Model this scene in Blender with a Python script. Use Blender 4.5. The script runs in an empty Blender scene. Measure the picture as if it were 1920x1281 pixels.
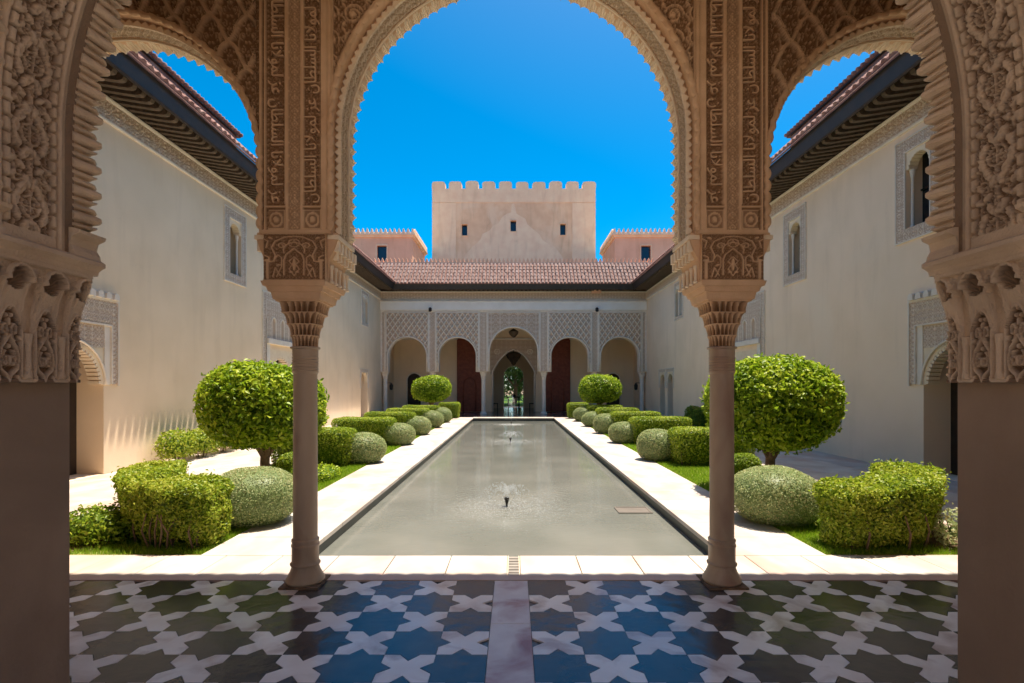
import bpy, math, random
import numpy as np
from mathutils import Vector, Matrix, Quaternion
random.seed(7)
S = bpy.context.scene
C = S.collection
R = math.radians
PI = math.pi

# ------------------------------------------------------------------ camera, sky, sun, exposure
cam = bpy.data.cameras.new('camera'); camo = bpy.data.objects.new('camera', cam); C.objects.link(camo)
camo.location = (0, 0, 1.6); camo.rotation_euler = (R(90), 0, 0)
cam.sensor_width = 36; cam.lens = 36 * 1014 / 1920
cam.shift_x = -3 / 1920; cam.shift_y = 83 / 1920
cam.clip_start = .05; cam.clip_end = 2000
S.camera = camo
SUN = Vector((.169, .19, 1)).normalized()
W = bpy.data.worlds.new('World'); S.world = W; W.use_nodes = True
nt = W.node_tree; nt.nodes.clear()
sky = nt.nodes.new('ShaderNodeTexSky'); sky.sky_type = 'NISHITA'; sky.sun_disc = False
sky.sun_elevation = math.asin(SUN.z); sky.sun_rotation = math.atan2(SUN.x, SUN.y)
sky.altitude = 400; sky.air_density = .5; sky.dust_density = .9; sky.ozone_density = 3.0
hs = nt.nodes.new('ShaderNodeHueSaturation'); hs.inputs['Saturation'].default_value = 1.50; hs.inputs['Value'].default_value = .96
bg = nt.nodes.new('ShaderNodeBackground'); bg.inputs[1].default_value = .15
wo = nt.nodes.new('ShaderNodeOutputWorld')
nt.links.new(sky.outputs[0], hs.inputs['Color']); wb = nt.nodes.new('ShaderNodeMix'); wb.data_type = 'RGBA'; wb.blend_type = 'MULTIPLY'; wb.inputs[0].default_value = 1; wb.inputs[7].default_value = (1.06, .89, .645, 1)   # daylight white balance
nt.links.new(hs.outputs[0], wb.inputs[6]); nt.links.new(wb.outputs[2], bg.inputs[0]); nt.links.new(bg.outputs[0], wo.inputs[0])
sl = bpy.data.lights.new('sun', 'SUN'); sl.energy = 3.1; sl.angle = R(.5); sl.color = (1, .89, .74)
so = bpy.data.objects.new('sun', sl); C.objects.link(so); so.rotation_euler = SUN.to_track_quat('Z', 'Y').to_euler(); so.location = (0, 0, 60)
S.view_settings.view_transform = 'Standard'; S.view_settings.look = 'None'; S.view_settings.gamma = 1
S.view_settings.use_curve_mapping = False
S.view_settings.exposure = 1.70
S.render.engine = 'CYCLES'
S.cycles.max_bounces = 10; S.cycles.diffuse_bounces = 6; S.cycles.glossy_bounces = 4; S.cycles.transparent_max_bounces = 12
S.cycles.use_denoising = True

# ------------------------------------------------------------------ materials
def M(name, c1, c2=None, scale=3., rough=.8, bump=.15, bscale=60., spec=.3, stops=(.35, .65), c3=None, s3=.6, rough_var=0, stretch=None, dist=.01, detail=6, ground=None, wear=0, objvar=0):
    m = bpy.data.materials.new(name); m.use_nodes = True; n = m.node_tree.nodes; l = m.node_tree.links
    b = n['Principled BSDF']; b.inputs['Roughness'].default_value = rough; b.inputs['Specular IOR Level'].default_value = spec
    b.inputs['Base Color'].default_value = (*c1, 1)
    g = n.new('ShaderNodeNewGeometry'); pos = g.outputs['Position']
    if stretch:
        mp = n.new('ShaderNodeMapping'); mp.inputs['Scale'].default_value = stretch; l.new(pos, mp.inputs[0]); pos2 = mp.outputs[0]
    else: pos2 = pos
    if c2:
        t = n.new('ShaderNodeTexNoise'); t.inputs['Scale'].default_value = scale; t.inputs['Detail'].default_value = detail; l.new(pos2, t.inputs['Vector'])
        r = n.new('ShaderNodeValToRGB'); r.color_ramp.elements[0].position = stops[0]; r.color_ramp.elements[1].position = stops[1]
        r.color_ramp.elements[0].color = (*c1, 1); r.color_ramp.elements[1].color = (*c2, 1)
        l.new(t.outputs[0], r.inputs[0]); out = r.outputs[0]
        if c3:
            t3 = n.new('ShaderNodeTexNoise'); t3.inputs['Scale'].default_value = s3; t3.inputs['Detail'].default_value = 8; t3.inputs['Distortion'].default_value = .6; l.new(pos2, t3.inputs['Vector'])
            r3 = n.new('ShaderNodeValToRGB'); r3.color_ramp.elements[0].position = .5; r3.color_ramp.elements[1].position = .68
            r3.color_ramp.elements[0].color = (0, 0, 0, 1); r3.color_ramp.elements[1].color = (1, 1, 1, 1); l.new(t3.outputs[0], r3.inputs[0])
            mx = n.new('ShaderNodeMix'); mx.data_type = 'RGBA'; l.new(r3.outputs[0], mx.inputs[0]); l.new(out, mx.inputs[6]); mx.inputs[7].default_value = (*c3, 1); out = mx.outputs[2]
        if objvar:
            oi = n.new('ShaderNodeObjectInfo'); hv = n.new('ShaderNodeHueSaturation'); mo = n.new('ShaderNodeMapRange'); mo.inputs[3].default_value = 1 - objvar; mo.inputs[4].default_value = 1 + objvar * .6; l.new(oi.outputs['Random'], mo.inputs[0]); l.new(mo.outputs[0], hv.inputs['Value'])
            mh = n.new('ShaderNodeMath'); mh.operation = 'MULTIPLY_ADD'; mh.inputs[1].default_value = .03; mh.inputs[2].default_value = .485; l.new(oi.outputs['Random'], mh.inputs[0]); l.new(mh.outputs[0], hv.inputs['Hue']); l.new(out, hv.inputs['Color']); out = hv.outputs[0]
        if wear:   # rain drips, replastered patches, hairline cracks
            mp2 = n.new('ShaderNodeMapping'); mp2.inputs['Scale'].default_value = (1.5, 1.5, .26); l.new(pos, mp2.inputs[0])
            td = n.new('ShaderNodeTexNoise'); td.inputs['Scale'].default_value = 1.6; td.inputs['Detail'].default_value = 9; td.inputs['Distortion'].default_value = .5; l.new(mp2.outputs[0], td.inputs['Vector'])
            rd = n.new('ShaderNodeMapRange'); rd.inputs[1].default_value = .52; rd.inputs[2].default_value = .78; rd.inputs[4].default_value = wear; l.new(td.outputs[0], rd.inputs[0])
            md = n.new('ShaderNodeMix'); md.data_type = 'RGBA'; l.new(rd.outputs[0], md.inputs[0]); l.new(out, md.inputs[6]); md.inputs[7].default_value = (c1[0] * .62, c1[1] * .58, c1[2] * .55, 1); out = md.outputs[2]
            vn = n.new('ShaderNodeTexVoronoi'); vn.feature = 'DISTANCE_TO_EDGE'; vn.inputs['Scale'].default_value = .55
            nw = n.new('ShaderNodeTexNoise'); nw.inputs['Scale'].default_value = 2.2; nw.inputs['Detail'].default_value = 8; l.new(pos, nw.inputs['Vector'])
            ms = n.new('ShaderNodeMix'); ms.data_type = 'VECTOR'; ms.inputs[0].default_value = .28; l.new(pos, ms.inputs[4]); l.new(nw.outputs['Color'], ms.inputs[5]); l.new(ms.outputs[1], vn.inputs['Vector'])
            rc = n.new('ShaderNodeMapRange'); rc.inputs[1].default_value = 0; rc.inputs[2].default_value = .006; rc.inputs[3].default_value = wear * .8; rc.inputs[4].default_value = 0; l.new(vn.outputs['Distance'], rc.inputs[0])
            gm = n.new('ShaderNodeMath'); gm.operation = 'MULTIPLY'; l.new(rc.outputs[0], gm.inputs[0]); l.new(rd.outputs[0], gm.inputs[1]); gm2 = n.new('ShaderNodeMath'); gm2.operation = 'MULTIPLY'; gm2.inputs[1].default_value = 3.; l.new(gm.outputs[0], gm2.inputs[0])
            mc = n.new('ShaderNodeMix'); mc.data_type = 'RGBA'; l.new(gm2.outputs[0], mc.inputs[0]); l.new(out, mc.inputs[6]); mc.inputs[7].default_value = (c1[0] * .3, c1[1] * .27, c1[2] * .25, 1); out = mc.outputs[2]
        if ground:   # brown ground colour by carving depth, recess darkening painted in for contrast
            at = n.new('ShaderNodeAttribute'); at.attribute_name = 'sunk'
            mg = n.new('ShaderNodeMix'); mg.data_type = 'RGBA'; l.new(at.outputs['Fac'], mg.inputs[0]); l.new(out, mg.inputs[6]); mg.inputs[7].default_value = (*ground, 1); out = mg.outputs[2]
        l.new(out, b.inputs['Base Color'])
        if rough_var:
            mr = n.new('ShaderNodeMapRange'); mr.inputs[3].default_value = rough - rough_var; mr.inputs[4].default_value = rough + rough_var; l.new(t.outputs[0], mr.inputs[0]); l.new(mr.outputs[0], b.inputs['Roughness'])
    if bump:
        tb = n.new('ShaderNodeTexNoise'); tb.inputs['Scale'].default_value = bscale; tb.inputs['Detail'].default_value = 5; l.new(pos2, tb.inputs['Vector'])
        bp = n.new('ShaderNodeBump'); bp.inputs['Strength'].default_value = bump; bp.inputs['Distance'].default_value = dist; l.new(tb.outputs[0], bp.inputs['Height']); l.new(bp.outputs[0], b.inputs['Normal'])
    return m

wall_m = M('wall_plaster', (.92, .72, .535), (.85, .66, .48), .9, .92, .25, 35, c3=(.88, .71, .54), s3=.35, wear=.26)
wall_l = M('wall_plaster_warm', (.88, .70, .50), (.80, .63, .44), .8, .92, .25, 35, c3=(.84, .69, .51), s3=.3, wear=.22)
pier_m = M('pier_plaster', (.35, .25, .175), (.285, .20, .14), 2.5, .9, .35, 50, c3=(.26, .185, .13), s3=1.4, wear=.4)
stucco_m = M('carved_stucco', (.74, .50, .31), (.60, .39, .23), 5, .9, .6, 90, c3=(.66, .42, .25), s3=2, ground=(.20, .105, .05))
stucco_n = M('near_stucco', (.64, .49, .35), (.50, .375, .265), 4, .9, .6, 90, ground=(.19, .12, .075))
cream_m = M('cream_stucco', (.84, .71, .53), (.77, .63, .46), 6, .9, .2, 120, ground=(.45, .32, .20))
pale_m = M('pale_stucco', (.86, .77, .66), (.78, .67, .56), 8, .9, .25, 60, ground=(.53, .39, .29))
palew_m = M('white_stucco', (.80, .73, .64), (.72, .64, .55), 3, .9, .15, 60)
marble_m = M('white_marble', (.60, .55, .50), (.47, .40, .35), 2.6, .5, .05, 40, spec=.35, c3=(.52, .38, .30), s3=1.6, stretch=(1, .55, 1), objvar=.10)
marble2_m = M('white_marble_veined', (.92, .86, .81), (.84, .75, .69), 5, .15, .05, 25, spec=.5, c3=(.56, .44, .39), s3=3.5, rough_var=.05, objvar=.16)
pinkm_m = M('pink_marble', (.58, .42, .34), (.50, .34, .27), 4, .5, .1, 40)
joint_m = M('joint_mortar', (.42, .35, .29), (.34, .28, .23), 9, .95, .3, 60)
slate_m = M('dark_slate', (.050, .043, .042), (.075, .062, .057), 5, .17, .5, 9, spec=.55, rough_var=.05, dist=.006, objvar=.3)
strip_m = M('strip_marble', (.76, .69, .66), (.66, .56, .54), 5, .25, .04, 25, spec=.5, c3=(.36, .16, .15), s3=2.4)
column_m = M('column_marble', (.47, .36, .255), (.38, .285, .20), 4, .45, .1, 40, c3=(.30, .185, .135), s3=3, stretch=(1, 1, .35))
wood_m = M('dark_wood', (.030, .020, .014), (.055, .036, .024), 8, .6, .3, 60)
black_m = M('gap_shade_wood', (.010, .008, .006), None, rough=.9, bump=0)  # near black soffit boards: shade between the eave brackets put into the colour
wood2_m = M('fascia_wood', (.022, .018, .017), (.034, .026, .022), 5, .5, .2, 40, spec=.5)
brack_m = M('bracket_wood', (.13, .095, .068), (.085, .06, .042), 12, .7, .3, 60)
red_m = M('red_door_wood', (.24, .065, .038), (.17, .042, .026), 6, .5, .2, 50)
iron_m = M('dark_iron', (.02, .018, .017), None, rough=.5, bump=0)
glass_m = M('window_glass', (.015, .02, .03), None, rough=.08, bump=0, spec=.6)
dark_m = M('dark_door_wood', (.03, .02, .015), (.045, .03, .02), 5, .6, .2, 40)
tile_m = M('roof_tile', (.30, .15, .12), (.21, .10, .08), 5, .85, .3, 60, c3=(.38, .24, .20), s3=2.)
tile2_m = M('roof_tile_pale', (.215, .145, .13), (.165, .105, .09), 7, .85, .3, 60, c3=(.26, .19, .175), s3=3.)
adobe_m = M('tower_plaster', (.86, .59, .37), (.76, .49, .30), 1.2, .95, .3, 12, c3=(.84, .62, .42), s3=.5, wear=.55)
adobe_s = M('tower_plaster_pale', (.90, .68, .46), (.84, .59, .39), 1.5, .95, .3, 12, wear=.4)
adobe_o = M('pink_plaster', (.84, .50, .32), (.76, .43, .27), 1.2, .95, .3, 12, wear=.5)
soil_m = M('soil', (.20, .125, .08), (.14, .085, .055), 9, .95, .6, 30)
ground_m = M('earth', (.28, .20, .14), (.22, .15, .10), .5, .95, .2, 3)
lawn_m = M('lawn_soil', (.17, .26, .04), (.26, .22, .08), 6, .95, .5, 60)
bark_m = M('bark', (.20, .13, .085), (.12, .08, .05), 20, .9, .6, 60)
poolwall_m = M('pool_wall', (.06, .066, .058), (.04, .045, .04), 3, .4, .2, 20, spec=.5)
rear_m = M('rear_bounce_stone', (.62, .54, .44), (.55, .47, .38), 1.5, .9, .2, 20)  # pale stone of the unseen surfaces added to bounce light
white_m = M('white_paint', (.86, .82, .77), (.80, .75, .69), 2, .85, .1, 30)
grate_m = M('grate_stone', (.30, .27, .24), (.22, .20, .18), 9, .7, .2, 60)
plate_m = M('plate_stone', (.17, .145, .12), (.14, .12, .10), 6, .5, .1, 40)
lamp_m = M('lamp_metal', (.10, .07, .05), None, rough=.5, bump=0)
floor_in = M('hall_floor', (.16, .13, .12), (.10, .085, .08), 3, .12, .03, 10, spec=.6)
ceil_m = M('portico_ceiling', (.40, .30, .21), None, rough=.9, bump=0)

def leaf_mat(name, cols, transl=.35, rough=.45):
    m = bpy.data.materials.new(name); m.use_nodes = True; n = m.node_tree.nodes; l = m.node_tree.links
    b = n['Principled BSDF']; b.inputs['Roughness'].default_value = rough; b.inputs['Specular IOR Level'].default_value = .35
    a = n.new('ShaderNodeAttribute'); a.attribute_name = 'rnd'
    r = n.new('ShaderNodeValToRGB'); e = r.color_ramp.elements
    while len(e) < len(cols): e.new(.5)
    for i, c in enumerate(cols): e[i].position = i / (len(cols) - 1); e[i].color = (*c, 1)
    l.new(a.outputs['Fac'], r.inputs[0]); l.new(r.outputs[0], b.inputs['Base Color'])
    t = n.new('ShaderNodeBsdfTranslucent'); l.new(r.outputs[0], t.inputs[0])
    mx = n.new('ShaderNodeMixShader'); mx.inputs[0].default_value = transl
    o = n['Material Output']; l.new(b.outputs[0], mx.inputs[1]); l.new(t.outputs[0], mx.inputs[2]); l.new(mx.outputs[0], o.inputs[0])
    return m
leafT = leaf_mat('tree_leaves', [(.06, .13, .006), (.14, .25, .010), (.31, .44, .02), (.52, .60, .05)], .42)
leafH = leaf_mat('hedge_leaves', [(.07, .13, .010), (.16, .26, .015), (.33, .42, .03), (.46, .48, .06)], .42)
leafB = leaf_mat('round_bush_leaves', [(.17, .24, .09), (.29, .37, .15), (.43, .49, .23), (.46, .42, .20)], .38)
leafD = leaf_mat('garden_leaves', [(.06, .12, .03), (.12, .22, .05), (.26, .36, .12)])
grass_m = leaf_mat('grass_blades', [(.13, .25, .01), (.22, .38, .015), (.30, .46, .02), (.38, .42, .07)], .4, .6)

# ------------------------------------------------------------------ building helpers
ORG = {}
def lab(o, label=None, cat=None, group=None, kind=None):
    if label: o['label'] = label
    if cat: o['category'] = cat
    if group: o['group'] = group
    if kind: o['kind'] = kind
    return o
def thing(name, label, cat, loc=(0, 0, 0), group=None):
    o = bpy.data.objects.new(name, None); C.objects.link(o); o.location = loc; o.empty_display_size = .2
    ORG[o.name] = Vector(loc); return lab(o, label, cat, group)
def link(name, me, parent=None, loc=None, rot=None, scale=None):
    o = bpy.data.objects.new(name, me); C.objects.link(o)
    base = Vector((0, 0, 0))
    if parent is not None: o.parent = parent; base = ORG.get(parent.name, Vector((0, 0, 0)))
    if loc is not None: o.location = Vector(loc) - base
    if rot is not None: o.rotation_euler = rot
    if scale is not None: o.scale = scale
    ORG[o.name] = Vector(loc) if loc is not None else base
    return o
def mesh_np(name, V, F, mat, smooth=False, rnd=None):
    V = np.asarray(V, np.float32).reshape(-1, 3); F = np.asarray(F, np.int32); k = F.shape[1]
    me = bpy.data.meshes.new(name); me.vertices.add(len(V)); me.vertices.foreach_set('co', V.ravel())
    me.loops.add(F.size); me.loops.foreach_set('vertex_index', F.ravel())
    me.polygons.add(len(F)); me.polygons.foreach_set('loop_start', np.arange(0, F.size, k, dtype=np.int32))
    me.polygons.foreach_set('loop_total', np.full(len(F), k, np.int32))
    if smooth: me.polygons.foreach_set('use_smooth', np.ones(len(F), bool))
    if rnd is not None:
        a = me.attributes.new('rnd', 'FLOAT', 'FACE'); a.data.foreach_set('value', np.asarray(rnd, np.float32))
    me.update(calc_edges=True); me.validate()
    if mat: me.materials.append(mat)
    return me
class MB:
    def __init__(s): s.v = []; s.f = []; s.T = None
    def add(s, vs, fs):
        n = len(s.v)
        s.v += [tuple(s.T(p)) if s.T else tuple(p) for p in vs]
        s.f += [tuple(i + n for i in f) for f in fs]; return s
    def box(s, x0, x1, y0, y1, z0, z1):
        return s.add([(x0, y0, z0), (x1, y0, z0), (x1, y1, z0), (x0, y1, z0), (x0, y0, z1), (x1, y0, z1), (x1, y1, z1), (x0, y1, z1)],
                     [(0, 3, 2, 1), (4, 5, 6, 7), (0, 1, 5, 4), (1, 2, 6, 5), (2, 3, 7, 6), (3, 0, 4, 7)])
    def prism(s, pts, axis, a, b):
        # pts 2D polygon; axis 'x' -> pts are (y,z); 'y' -> (x,z); 'z' -> (x,y)
        f = {'x': lambda p, t: (t, p[0], p[1]), 'y': lambda p, t: (p[0], t, p[1]), 'z': lambda p, t: (p[0], p[1], t)}[axis]
        n = len(pts)
        return s.add([f(p, a) for p in pts] + [f(p, b) for p in pts], [tuple(range(n))[::-1], tuple(range(n, 2 * n))] + [(i, (i + 1) % n, n + (i + 1) % n, n + i) for i in range(n)])
    def lathe(s, prof, c=(0, 0), n=32, z0=0):
        # prof [(r,z)]
        vs = []; fs = []
        for r, z in prof:
            for k in range(n): vs.append((c[0] + r * math.cos(2 * PI * k / n), c[1] + r * math.sin(2 * PI * k / n), z + z0))
        for i in range(len(prof) - 1):
            for k in range(n): fs.append((i * n + k, i * n + (k + 1) % n, (i + 1) * n + (k + 1) % n, (i + 1) * n + k))
        fs.append(tuple(range(n))[::-1]); fs.append(tuple(range((len(prof) - 1) * n, len(prof) * n)))
        return s.add(vs, fs)
    def tube(s, path, rad, n=8, closed=False):
        P = [Vector(p) for p in path]; vs = []; fs = []; m = len(P)
        for i, p in enumerate(P):
            a = P[i - 1] if (i > 0 or closed) else P[i]; b = P[(i + 1) % m] if (i < m - 1 or closed) else P[i]
            t = (b - a).normalized(); u = t.cross(Vector((0.0123, .9, .1))); u = u.normalized() if u.length > .05 else t.cross(Vector((1, 0, 0))).normalized(); w = t.cross(u)
            r = rad[i] if isinstance(rad, (list, tuple)) else rad
            for k in range(n): vs.append(p + (u * math.cos(2 * PI * k / n) + w * math.sin(2 * PI * k / n)) * r)
        for i in range(m if closed else m - 1):
            j = (i + 1) % m
            for k in range(n): fs.append((i * n + k, i * n + (k + 1) % n, j * n + (k + 1) % n, j * n + k))
        if not closed: fs += [tuple(range(n))[::-1], tuple(range((m - 1) * n, m * n))]
        return s.add(vs, fs)
    def profile_wall(s, bound, ztop, y0, y1):
        # bound: lower boundary polyline of (x,z), left to right; solid between it and ztop, y0..y1
        n = len(bound); vs = []
        for x, z in bound: vs += [(x, y0, z), (x, y0, ztop), (x, y1, z), (x, y1, ztop)]
        fs = []
        for i in range(n - 1):
            a, b = 4 * i, 4 * i + 4
            if abs(bound[i][0] - bound[i + 1][0]) > 1e-6: fs += [(a, b, b + 1, a + 1), (a + 2, a + 3, b + 3, b + 2), (a + 1, b + 1, b + 3, a + 3)]
            fs.append((a, a + 2, b + 2, b))
        e = 4 * (n - 1); fs += [(0, 1, 3, 2), (e, e + 2, e + 3, e + 1)]
        return s.add(vs, fs)
    def me(s, name, mat, smooth=False, org=None):
        m = bpy.data.meshes.new(name); o = org or Vector((0, 0, 0))
        m.from_pydata([(v[0] - o[0], v[1] - o[1], v[2] - o[2]) for v in s.v], [], s.f); m.validate(); m.update()
        if smooth:
            m.polygons.foreach_set('use_smooth', [True] * len(m.polygons))
            if smooth != 'all':
                try: m.set_sharp_from_angle(angle=R(40))
                except Exception: pass
        m.materials.append(mat); return m
    def build(s, name, mat, parent=None, smooth=False):
        # world coordinates in, stored relative to the parent's base
        org = ORG.get(parent.name, Vector((0, 0, 0))) if parent is not None else Vector((0, 0, 0))
        return link(name, s.me(name, mat, smooth, org), parent)
def build_np(name, V, F, mat, parent=None, smooth=False, rnd=None):
    org = ORG.get(parent.name, Vector((0, 0, 0))) if parent is not None else Vector((0, 0, 0))
    V = np.asarray(V, np.float32).reshape(-1, 3) - np.array(org, np.float32)
    return link(name, mesh_np(name, V, F, mat, smooth, rnd), parent)
def struct(o, **k): o['kind'] = 'structure'; return o

# ------------------------------------------------------------------ carved relief: height fields from strokes
def sdist(U, V, pts):
    d = np.full(U.shape, 9.)
    for (x0, y0), (x1, y1) in zip(pts[:-1], pts[1:]):
        dx, dy = x1 - x0, y1 - y0; L = dx * dx + dy * dy + 1e-12
        t = np.clip(((U - x0) * dx + (V - y0) * dy) / L, 0, 1)
        d = np.minimum(d, np.hypot(U - x0 - t * dx, V - y0 - t * dy))
    return d
def arcp(cx, cy, r, a0, a1, n=10, ry=None):
    ry = ry or r
    return [(cx + r * math.cos(R(a0 + (a1 - a0) * i / n)), cy + ry * math.sin(R(a0 + (a1 - a0) * i / n))) for i in range(n + 1)]
def spiral(cx, cy, r0, r1, a0, a1, n=16):
    return [(cx + (r0 + (r1 - r0) * i / n) * math.cos(R(a0 + (a1 - a0) * i / n)), cy + (r0 + (r1 - r0) * i / n) * math.sin(R(a0 + (a1 - a0) * i / n))) for i in range(n + 1)]
def raster(shapes, n=96, edge=.012, mirror=True):
    a = (np.arange(n) + .5) / n; U, V = np.meshgrid(a, a)
    if mirror: U = np.where(U > .5, 1 - U, U)
    h = np.zeros((n, n))
    for s in shapes:
        amp = s[-1]
        if s[0] == 's':
            d = np.full(U.shape, 9.)
            for oy in (-1, 0, 1): d = np.minimum(d, sdist(U, V + oy, s[1]))
            k = np.clip((s[2] - d) / edge, 0, 1)
        else:
            _, cx, cy, rx, ry, an, _a = s; k = np.zeros_like(U)
            for oy in (-1, 0, 1):
                X = U - cx; Y = V + oy - cy; c, q = math.cos(R(an)), math.sin(R(an)); xx = X * c + Y * q; yy = -X * q + Y * c
                k = np.maximum(k, np.clip((1 - np.hypot(xx / rx, yy / ry)) * min(rx, ry) / edge, 0, 1))
        h = np.maximum(h, k * amp) if amp > 0 else h + k * amp * (h > .1)
    return np.clip(h, 0, 1.3)
def samp(T, pw, ph):
    n = T.shape[0]
    def f(U, V):
        x = (U / pw % 1) * n - .5; y = (V / ph % 1) * n - .5
        xi = np.floor(x).astype(int); yi = np.floor(y).astype(int); fx = x - xi; fy = y - yi
        g = lambda a, b: T[b % n, a % n]
        return (g(xi, yi) * (1 - fx) * (1 - fy) + g(xi + 1, yi) * fx * (1 - fy) + g(xi, yi + 1) * (1 - fx) * fy + g(xi + 1, yi + 1) * fx * fy)
    return f
# large leafy arabesque (soffit of the near arch)
T_leafy = raster([
    ('s', arcp(.5, .5, .15, 0, 360, 8), .017, 1.), ('s', [(.5, .38), (.5, .62)], .014, .8), ('s', [(.38, .5), (.62, .5)], .014, .8),
    ('e', .44, .45, .035, .02, 45, .8), ('e', .44, .55, .035, .02, -45, .8),
    ('e', .36, .72, .13, .055, 62, 1.), ('e', .44, .84, .10, .05, -70, .95), ('e', .27, .55, .12, .055, 80, 1.), ('e', .29, .36, .12, .05, 115, 1.),
    ('e', .42, .22, .12, .055, 60, 1.), ('e', .12, .72, .10, .045, -50, .95), ('e', .10, .22, .12, .05, 50, 1.), ('e', .2, .08, .1, .05, 20, .95),
    ('e', .08, .48, .07, .045, 90, .95), ('e', .22, .88, .1, .04, 40, .95), ('e', .35, .04, .09, .04, -40, .9), ('e', .18, .62, .06, .03, 20, .9),
    ('s', spiral(.15, .36, .07, .02, 0, 400), .014, .95), ('s', spiral(.33, .93, .07, .02, 90, 480), .014, .95),
    ('s', [(.5, .66), (.47, .78), (.5, .9), (.5, 1.0)], .016, 1.), ('s', [(.5, 0), (.47, .1), (.5, .2), (.5, .34)], .016, 1.),
    ('s', [(.35, .5), (.2, .45), (.05, .6), (.0, .75)], .014, .95), ('s', [(.5, .95), (.3, .8), (.1, .85), (0, 1)], .014, .95),
    ('s', [(.26, .50), (.28, .62)], .008, -.55), ('s', [(.32, .66), (.40, .78)], .008, -.55), ('s', [(.38, .16), (.46, .27)], .008, -.55), ('s', [(.06, .17), (.15, .28)], .008, -.55),
    ('s', [(.26, .31), (.32, .42)], .008, -.55), ('s', [(.2, .86), (.25, .9)], .008, -.5), ('s', [(.08, .44), (.08, .52)], .008, -.5)], 128, .012)
# fine filling arabesque
T_fine = raster([
    ('s', spiral(.28, .3, .17, .04, -90, 330), .028, 1.), ('s', spiral(.28, .78, .15, .03, 90, 480), .028, 1.), ('s', [(.5, 0), (.45, .25), (.5, .5), (.45, .75), (.5, 1)], .03, 1.),
    ('e', .08, .55, .09, .045, 30, 1.), ('e', .1, .05, .1, .045, -30, 1.), ('e', .28, .3, .05, .05, 0, .9), ('e', .42, .55, .07, .035, 60, .9), ('s', [(0, .3), (.12, .42), (0, .8)], .024, .9)], 64, .03)
# knotted chain band
T_chain = raster([
    ('s', [(.5, 0), (.2, .14), (.2, .3), (.5, .44)], .035, 1.), ('s', [(.5, .3), (.36, .37), (.5, .5), (.14, .68), (.14, .82), (.5, 1)], .03, 1.),
    ('e', .5, .2, .10, .07, 0, 1.), ('e', .5, .72, .12, .08, 0, .9), ('s', [(0, .05), (.1, .2), (0, .45), (.1, .7), (0, .95)], .03, .8)], 64, .03)
# sebka lozenge unit with curled filling
def sebka(pw, ph, lw=.016, double=True, fill=True):
    ft = samp(T_fine, pw / 2, ph / 2)
    side = [(0, 1), (.22, .93), (.40, .80), (.50, .66), (.52, .56), (.62, .56), (.64, .46), (.80, .22), (1, 0)]
    def f(U, V):
        a = (U / (pw / 2)); best = np.full(U.shape, 9.)
        for k in (0, 1):
            uu = np.abs(((U / pw + .5 * k) % 1) - .5) * 2           # 0 at apex column .. 1 between
            vv = (V / ph + .0) % 1
            # arc springs between neighbouring apex rows, half period offset for odd columns
            vv = (V / ph + .5 * k) % 1
            for sh in (-1, 0, 1):
                d = sdist(uu * pw / 2, (vv + sh) * ph / 2 * 2, [(x * pw / 2, y * ph / 2 + ph / 2) for x, y in side])
                best = np.minimum(best, d)
        r = np.clip((lw - best) / .005, 0, 1)
        if double: r = r * (1 - .45 * np.clip((.0035 - best) / .002, 0, 1))
        if fill: r = np.maximum(r, .62 * ft(U, V))
        return r
    return f
def lattice(pw, ph, lw):
    def f(U, V):
        a = ((U / pw + V / ph) % 1); b = ((U / pw - V / ph) % 1)
        d = np.minimum(np.minimum(a, 1 - a), np.minimum(b, 1 - b)) * pw
        r = np.clip((lw - d) / (lw * .4), 0, 1)
        ring = np.clip(1 - abs(np.hypot(((U / pw * 2) % 1 - .5), ((V / ph * 2) % 1 - .5)) - .2) * 9, 0, 1) * .45
        return np.maximum(r, ring)
    return f
def hf(name, parent, mat, u0, u1, v0, v1, res, h, place, mask=None, smooth=True, tint=True, sunk=None):
    nu = max(2, int(round((u1 - u0) / res))); nv = max(2, int(round((v1 - v0) / res)))
    U, V = np.meshgrid(np.linspace(u0, u1, nu + 1), np.linspace(v0, v1, nv + 1))
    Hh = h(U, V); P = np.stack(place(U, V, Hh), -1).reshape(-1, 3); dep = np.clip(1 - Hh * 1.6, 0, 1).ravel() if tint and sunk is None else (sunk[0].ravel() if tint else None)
    I = np.arange((nu + 1) * (nv + 1)).reshape(nv + 1, nu + 1)
    F = np.stack([I[:-1, :-1], I[:-1, 1:], I[1:, 1:], I[1:, :-1]], -1).reshape(-1, 4)
    if mask is not None:
        Uc = (U[:-1, :-1] + U[1:, 1:]) / 2; Vc = (V[:-1, :-1] + V[1:, 1:]) / 2
        F = F[mask(Uc, Vc).ravel()]
        used = np.unique(F); mp = np.zeros(len(P), np.int64); mp[used] = np.arange(len(used)); F = mp[F]; P = P[used]; dep = dep[used] if tint else None
    o = build_np(name, P, F, mat, parent, smooth)
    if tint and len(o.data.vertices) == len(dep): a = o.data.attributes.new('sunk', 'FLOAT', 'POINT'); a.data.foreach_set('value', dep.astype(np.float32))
    return o

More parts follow.
